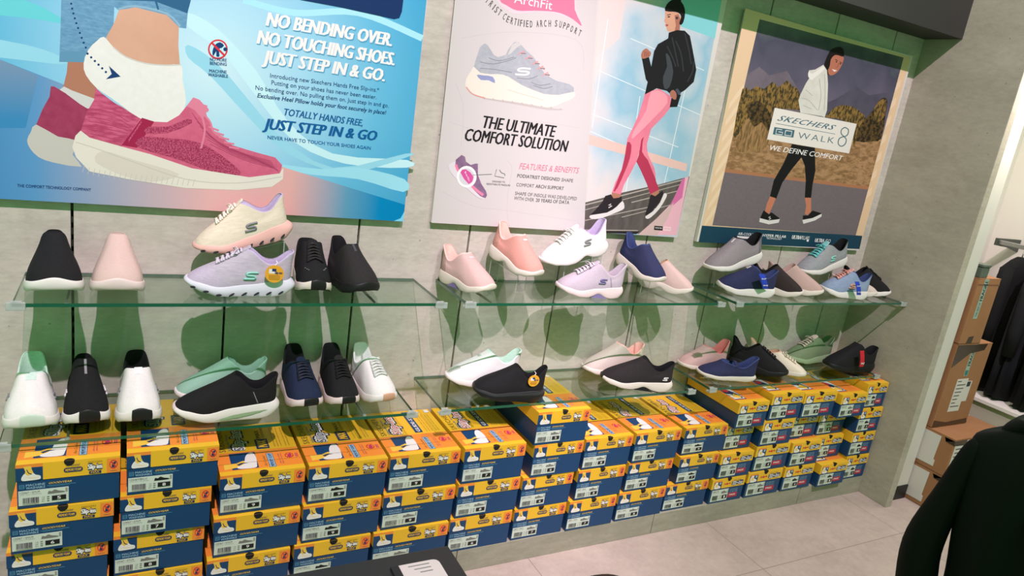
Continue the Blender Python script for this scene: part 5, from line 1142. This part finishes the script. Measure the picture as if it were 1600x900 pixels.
# ------------------------------------------------------------------ cartons beyond the pier
kr = mat('cardboard', (158, 112, 74), .8, var=.5, vscale=9, rgb2=(146, 101, 64)); krd = mat('cardboard_edge', (118, 80, 50), .85); tp = mat('tape_brown', (60, 44, 34), .25); pp = mat('paper_white', (206, 202, 192), .7)
tpg = mat('tape_teal', (150, 176, 160), .4); ink = mat('carton_ink', (40, 50, 48), .6)
def carton(x0, x1, y0, y1, z0, z1, label, cat='cardboard box'):
    e = empty('cardboard_carton', ((x0 + x1) / 2, (y0 + y1) / 2, z0)); tag(e, label, cat, 'cartons stacked beside the pier')
    hx, hy, h = (x1 - x0) / 2, (y1 - y0) / 2, z1 - z0
    w = MB(); w.box((-hx, -hy, 0), (hx, hy, h - .004), kr); w.build('body', e, bevel=.003)
    for s in (-1, 1):
        w = MB(); w.box((-hx, .001 if s > 0 else -hy, h - .004), (hx, hy if s > 0 else -.001, h - .0005), kr); w.build('flap', e)
    return e, hx, hy, h
def stick(e, name, pts, off, m): w = MB(); w.prism(pts, off, m); return w.build(name, e)
ST = 3.625
for k, (z0, z1, lab) in enumerate(((.001, .199, 'bottom brown carton with a white sheet, standing on the floor beside the pier'), (.2, .397, 'second carton from the floor with a white sheet and label'))):
    e, hx, hy, h = carton(ST, ST + .46, -.58, -.16, z0, z1, lab)
    o_ = stick(e, 'white_sheet', [(-hx, -hy + .062, h * .12), (-hx, hy - .02, h * .10), (-hx, hy - .02, h * .95), (-hx, -hy + .066, h * .93), (-hx, -hy + .07, h * .3), (-hx, -hy + .062, h * .28)], (-.0012, 0, 0), pp)
    w = MB(); F = Face2D(w, (-hx + .012, -hy - .0014, h * .94), (1, 0, 0), (0, 0, -1), .17, .17, (0, -1, 0)); w.box((-hx + .012, -hy - .0012, h * .08), (-hx + .182, -hy, h * .94), pp)
    for q in range(6): F.rect(.06, .1 + .12 * q, .3 + .1 * (q * 3 % 7), .13 + .12 * q, ink)
    F.rect(.7, .1, .9, .28, ink); w.build('shipping_label', e)
    stick(e, 'tape', [(-hx - .0013, -hy + .05, h * .96), (-hx - .0013, -hy - .0013, h * .96), (-hx + .1, -hy - .0013, h * .97), (-hx + .1, -hy - .0013, h * .82), (-hx - .0013, -hy - .0013, h * .84), (-hx - .0013, -hy + .04, h * .86)], (0, -.0008, 0), tp)
    w = MB(); w.box((-hx, -.02, h), (hx, .03, h + .0006), tpg)
    F = Face2D(w, (-hx, .03, h + .0006), (1, 0, 0), (0, -1, 0), 2 * hx, .05, (0, 0, 1))
    for q in range(3): F.text('FRAGILE', .05 + .33 * q, .8, .28 + .33 * q, .2, ink, bold=.05)
    w.build('printed_tape', e)
e, hx, hy, h = carton(3.63, 3.93, -.455, -.12, .3985, .838, 'tall brown carton with a shipping label, third from the floor')
w = MB(); w.box((-.02, -hy - .0008, h - .17), (.012, -hy, h - .004), tpg); F = Face2D(w, (-.02, -hy - .0008, h), (1, 0, 0), (0, 0, -1), .032, .17, (0, -1, 0)); F.text('FRAGILE', .15, .68, .85, .1, ink, rot=True, bold=.04); F.rect(.1, .82, .9, .98, mat('tape_mark_teal', (30, 120, 110), .5)); w.build('printed_tape', e)
w = MB(); w.box((-.06, -hy - .0012, h - .36), (.035, -hy, h - .185), pp); w.box((.035, -hy - .0012, h - .31), (.075, -hy, h - .2), pp)
F = Face2D(w, (-.06, -hy - .0012, h - .185), (1, 0, 0), (0, 0, -1), .135, .175, (0, -1, 0))
for q in range(8): F.rect(.06, .06 + .11 * q, .3 + .06 * (q * 5 % 6), .085 + .11 * q, ink)
F.rect(.7, .1, .92, .25, ink); w.build('shipping_label', e)
stick(e, 'tape', [(-hx, -hy - .0006, h - .004), (hx * .7, -hy - .0006, h - .004), (hx * .6, -hy - .0006, h - .035), (-hx * .2, -hy - .0006, h - .05), (-hx, -hy - .0006, h - .12)], (0, -.0006, 0), tp)
stick(e, 'tape', [(-hx, -hy - .0006, .004), (hx, -hy - .0006, .004), (hx * .9, -hy - .0006, .03), (-hx * .3, -hy - .0006, .022), (-hx, -hy - .0006, .04)], (0, -.0006, 0), tp)
e, hx, hy, h = carton(3.63, 3.812, -.455, -.16, .8395, 1.168, 'topmost brown carton of the stack beside the pier')
w = MB(); w.box((-.045, -hy - .0008, h - .2), (-.012, -hy, h - .004), tpg); F = Face2D(w, (-.045, -hy - .0008, h), (1, 0, 0), (0, 0, -1), .033, .2, (0, -1, 0)); F.text('FRAGILE', .15, .55, .85, .05, ink, rot=True, bold=.04); F.text('THIS SIDE UP', .25, .95, .75, .6, ink, rot=True); w.build('printed_tape', e)
w = MB(); w.box((-hx, -hy - .0008, h - .034), (hx, -hy, h - .028), krd); w.build('flap_crease', e)
stick(e, 'tape', [(-hx * .4, -hy - .0006, .004), (hx * .1, -hy - .0006, .004), (hx * .15, -hy - .0006, .04), (-hx * .3, -hy - .0006, .035)], (0, -.0006, 0), tp)
dk = mat('dark_crate', (86, 96, 84), .6)
e = empty('storage_box', (3.665, -.32, 1.1685)); tag(e, 'small dark grey box lying on the topmost carton', 'box')
w = MB(); w.box((-.03, -.13, 0), (.03, .13, .05), dk); w.build('body', e, bevel=.003); w = MB(); w.box((-.033, -.133, .0505), (.033, .133, .064), dk); w.build('lid', e, bevel=.003)

# ------------------------------------------------------------------ rail of dark clothes on the far wall
m_rail = mat('rail_metal', (150, 152, 148), .3, .7); m_cl = mat('cloth_black', (20, 20, 21), .9, bump=.3, bscale=60, spec=.2); m_cl2 = mat('cloth_charcoal', (27, 27, 30), .9, bump=.3, bscale=60, spec=.2)
e = empty('clothes_rail', (4.619, -1.0, 1.29)); tag(e, 'grey metal clothes rail fixed to the white far wall', 'rail')
w = MB(); w.box((-.225, -.72, -.012), (-.205, .92, .012), m_rail); w.build('bar', e, bevel=.003)
for yy in (-.6, .905):
    w = MB(); w.prism([(-.001, yy - .008, -.05), (-.001, yy - .008, .02), (-.24, yy - .008, .02), (-.24, yy - .008, -.02), (-.1, yy - .008, -.03)], (0, .016, 0), mat('bracket_dark', (70, 76, 70), .4, .4)); w.build('bracket', e)
def garment(y, m, zb, label, wd=.2, seed=0):
    e = empty('hanging_garment', (4.403, y, 1.29)); tag(e, label, 'clothes', 'dark clothes on the far rail'); rnd = random.Random(seed)
    w = MB(); n = 48; ph = [rnd.uniform(0, 6.28) for _ in range(4)]; rows = []
    for dz, rx, ry in ((-.055, .03, .02), (-.075, .08, .034), (-.11, .14, .045), (-.16, .16, .052), (-.35, .158, .055), (-.6, .162, .058), (zb - 1.29, .165, .060)):
        r = []
        for i in range(n):
            q = 2 * math.pi * i / n; f = min(1, max(0, (-dz - .1) / .25)); k = 1 + f * (.10 * math.sin(9 * q + ph[0]) + .06 * math.sin(5 * q + ph[1] - dz * 3))
            r.append((rx * k * math.cos(q), ry * k * math.sin(q) * 1.0, dz + .006 * math.sin(3 * q + ph[2]) * f))
        rows.append(r)
    w.loft(rows, m, cap0=True, cap1=True); b = w.build('fabric', e, smooth=True)
    for s in (-1, 1):
        w = MB(); w.tube([(s * .11, 0, -.12), (s * .15, -.02, -.22), (s * .16, -.025, -.42), (s * .155, -.025, -.56)], [.034, .036, .034, .028], m, 14, flat=1.0); w.build('sleeve', e, smooth=True)
    w = MB(); w.tube([(0, 0, -.056), (0, 0, -.032), (.018, 0, -.014), (.018, 0, .012), (.008, 0, .019), (-.008, 0, .019), (-.017, 0, .010)], .003, m_rail, 6); w.build('hook', e, smooth=True)
for k, (y, m, zb, lab) in enumerate(((-.235, m_cl, .49, 'black garment hanging first on the far rail, beside the cartons'), (-.37, m_cl2, .49, 'second dark garment on the far rail'), (-.51, m_cl, .49, 'third dark garment on the far rail'), (-.65, m_cl2, .49, 'dark garment on the far rail at the right picture edge'))): garment(y, m, zb, lab, seed=k)

# ------------------------------------------------------------------ black jacket hanging in the right foreground
d0 = ray(1520, 790); JN = Vector((d0.x, d0.y, 0)).normalized(); JP = CPOS + ray(1515, 690).normalized() * 1.7
def J(px, py, back=0):
    d = ray(px, py); t = (JP - CPOS).dot(JN) / d.dot(JN); return CPOS + d * t + JN * back
m_j = mat('jacket_black', (14, 13, 13), .8, bump=.25, bscale=50, spec=.25); m_j2 = mat('jacket_seam', (11, 11, 11), .9)
jc = J(1625, 800); e = empty('jacket', jc); tag(e, 'black jacket hanging in the right foreground with its sleeve in front of the cartons', 'jacket'); bpy.context.view_layer.update()
inv = e.matrix_world.inverted(); n = 56; rows = []
for (y, xl, xr, dp) in ((666, 1560, 1690, .012), (668, 1540, 1712, .026), (673, 1522, 1732, .042), (684, 1517, 1742, .055), (720, 1512, 1750, .072), (770, 1498, 1752, .085), (832, 1485, 1750, .092), (860, 1482, 1748, .094), (905, 1474, 1745, .096), (990, 1450, 1740, .10), (1100, 1432, 1735, .104)):
    r = []
    for i in range(n):
        q = 2 * math.pi * i / n; c, s_ = math.cos(q), math.sin(q); f = min(1, max(0, (y - 690) / 150))
        k = 1 + .12 * f * math.sin(7 * q + y * .012) * abs(s_); x = (xl + xr) / 2 + (xr - xl) / 2 * math.copysign(abs(c) ** .8, c)
        r.append(inv @ J(x, y + (8 * (abs(c) - .5) if y < 690 else 0), dp * k * math.copysign(abs(s_) ** .8, s_)))
    rows.append(r)
w = MB(); w.loft(rows, m_j, cap0=True, cap1=True); w.build('body', e, smooth=True, sub=1)
def sleeve(pts, bk):
    w = MB(); w.tube([inv @ J(x, y, bk) for x, y, r in pts], [r * .85 / 648 for x, y, r in pts], m_j, 20); w.build('sleeve', e, smooth=True, sub=1)
sleeve([(1534, 682, 10), (1522, 700, 15), (1504, 733, 18), (1484, 770, 21), (1463, 804, 25), (1447, 833, 28), (1438, 860, 29), (1434, 900, 30), (1428, 960, 30), (1420, 1020, 28), (1412, 1075, 24)], -.02)
sleeve([(1735, 690, 12), (1752, 730, 20), (1768, 800, 26), (1776, 870, 28), (1772, 960, 28), (1766, 1040, 25)], 0)
w = MB(); rows = []
for (y, xl, xr, dp) in ((672, 1562, 1690, .035), (662, 1570, 1684, .046), (655, 1584, 1676, .046), (650, 1594, 1668, .04), (656, 1600, 1662, .03)):
    rows.append([inv @ J((xl + xr) / 2 + (xr - xl) / 2 * math.cos(2 * math.pi * i / 32), y, dp * math.sin(2 * math.pi * i / 32)) for i in range(32)])
w.loft(rows, m_j, cap0=False, cap1=True); w.build('collar', e, smooth=True, sub=1)
w = MB(); w.tube([inv @ J(1596 + (y - 672) * .1, y, -.03 - .065 * min(1, (y - 668) / 160)) for y in (674, 690, 720, 770, 832, 905, 990)], .004, m_j2, 6); w.build('zip', e, smooth=True)
w = MB(); w.tube([inv @ J(1630, y, 0) for y in (664, 640, 622)] + [inv @ J(1638, 612, 0), inv @ J(1630, 603, 0), inv @ J(1622, 610, 0)], .0025, m_rail, 6); w.build('hanger_hook', e, smooth=True)
hk = J(1630, 606); rt = Vector((-JN.y, JN.x, 0)) * -1
gr = empty('garment_stand', hk + rt * .42 - Vector((0, 0, hk.z))); tag(gr, 'grey metal stand whose arm carries the black jacket', 'stand'); bpy.context.view_layer.update(); gi = gr.matrix_world.inverted()
w = MB(); w.tube([gi @ (hk + rt * .012), gi @ (hk + rt * .42)], .006, m_rail, 12); w.build('arm', gr, smooth=True)
w = MB(); w.tube([(0, 0, .02), (0, 0, hk.z + .01)], .012, m_rail, 14); w.build('post', gr, smooth=True)
w = MB(); w.loft([[(r * math.cos(2 * math.pi * i / 32), r * math.sin(2 * math.pi * i / 32), z) for i in range(32)] for r, z in ((.16, .0005), (.16, .012), (.15, .02))], m_rail, cap0=True, cap1=True); w.build('base', gr)
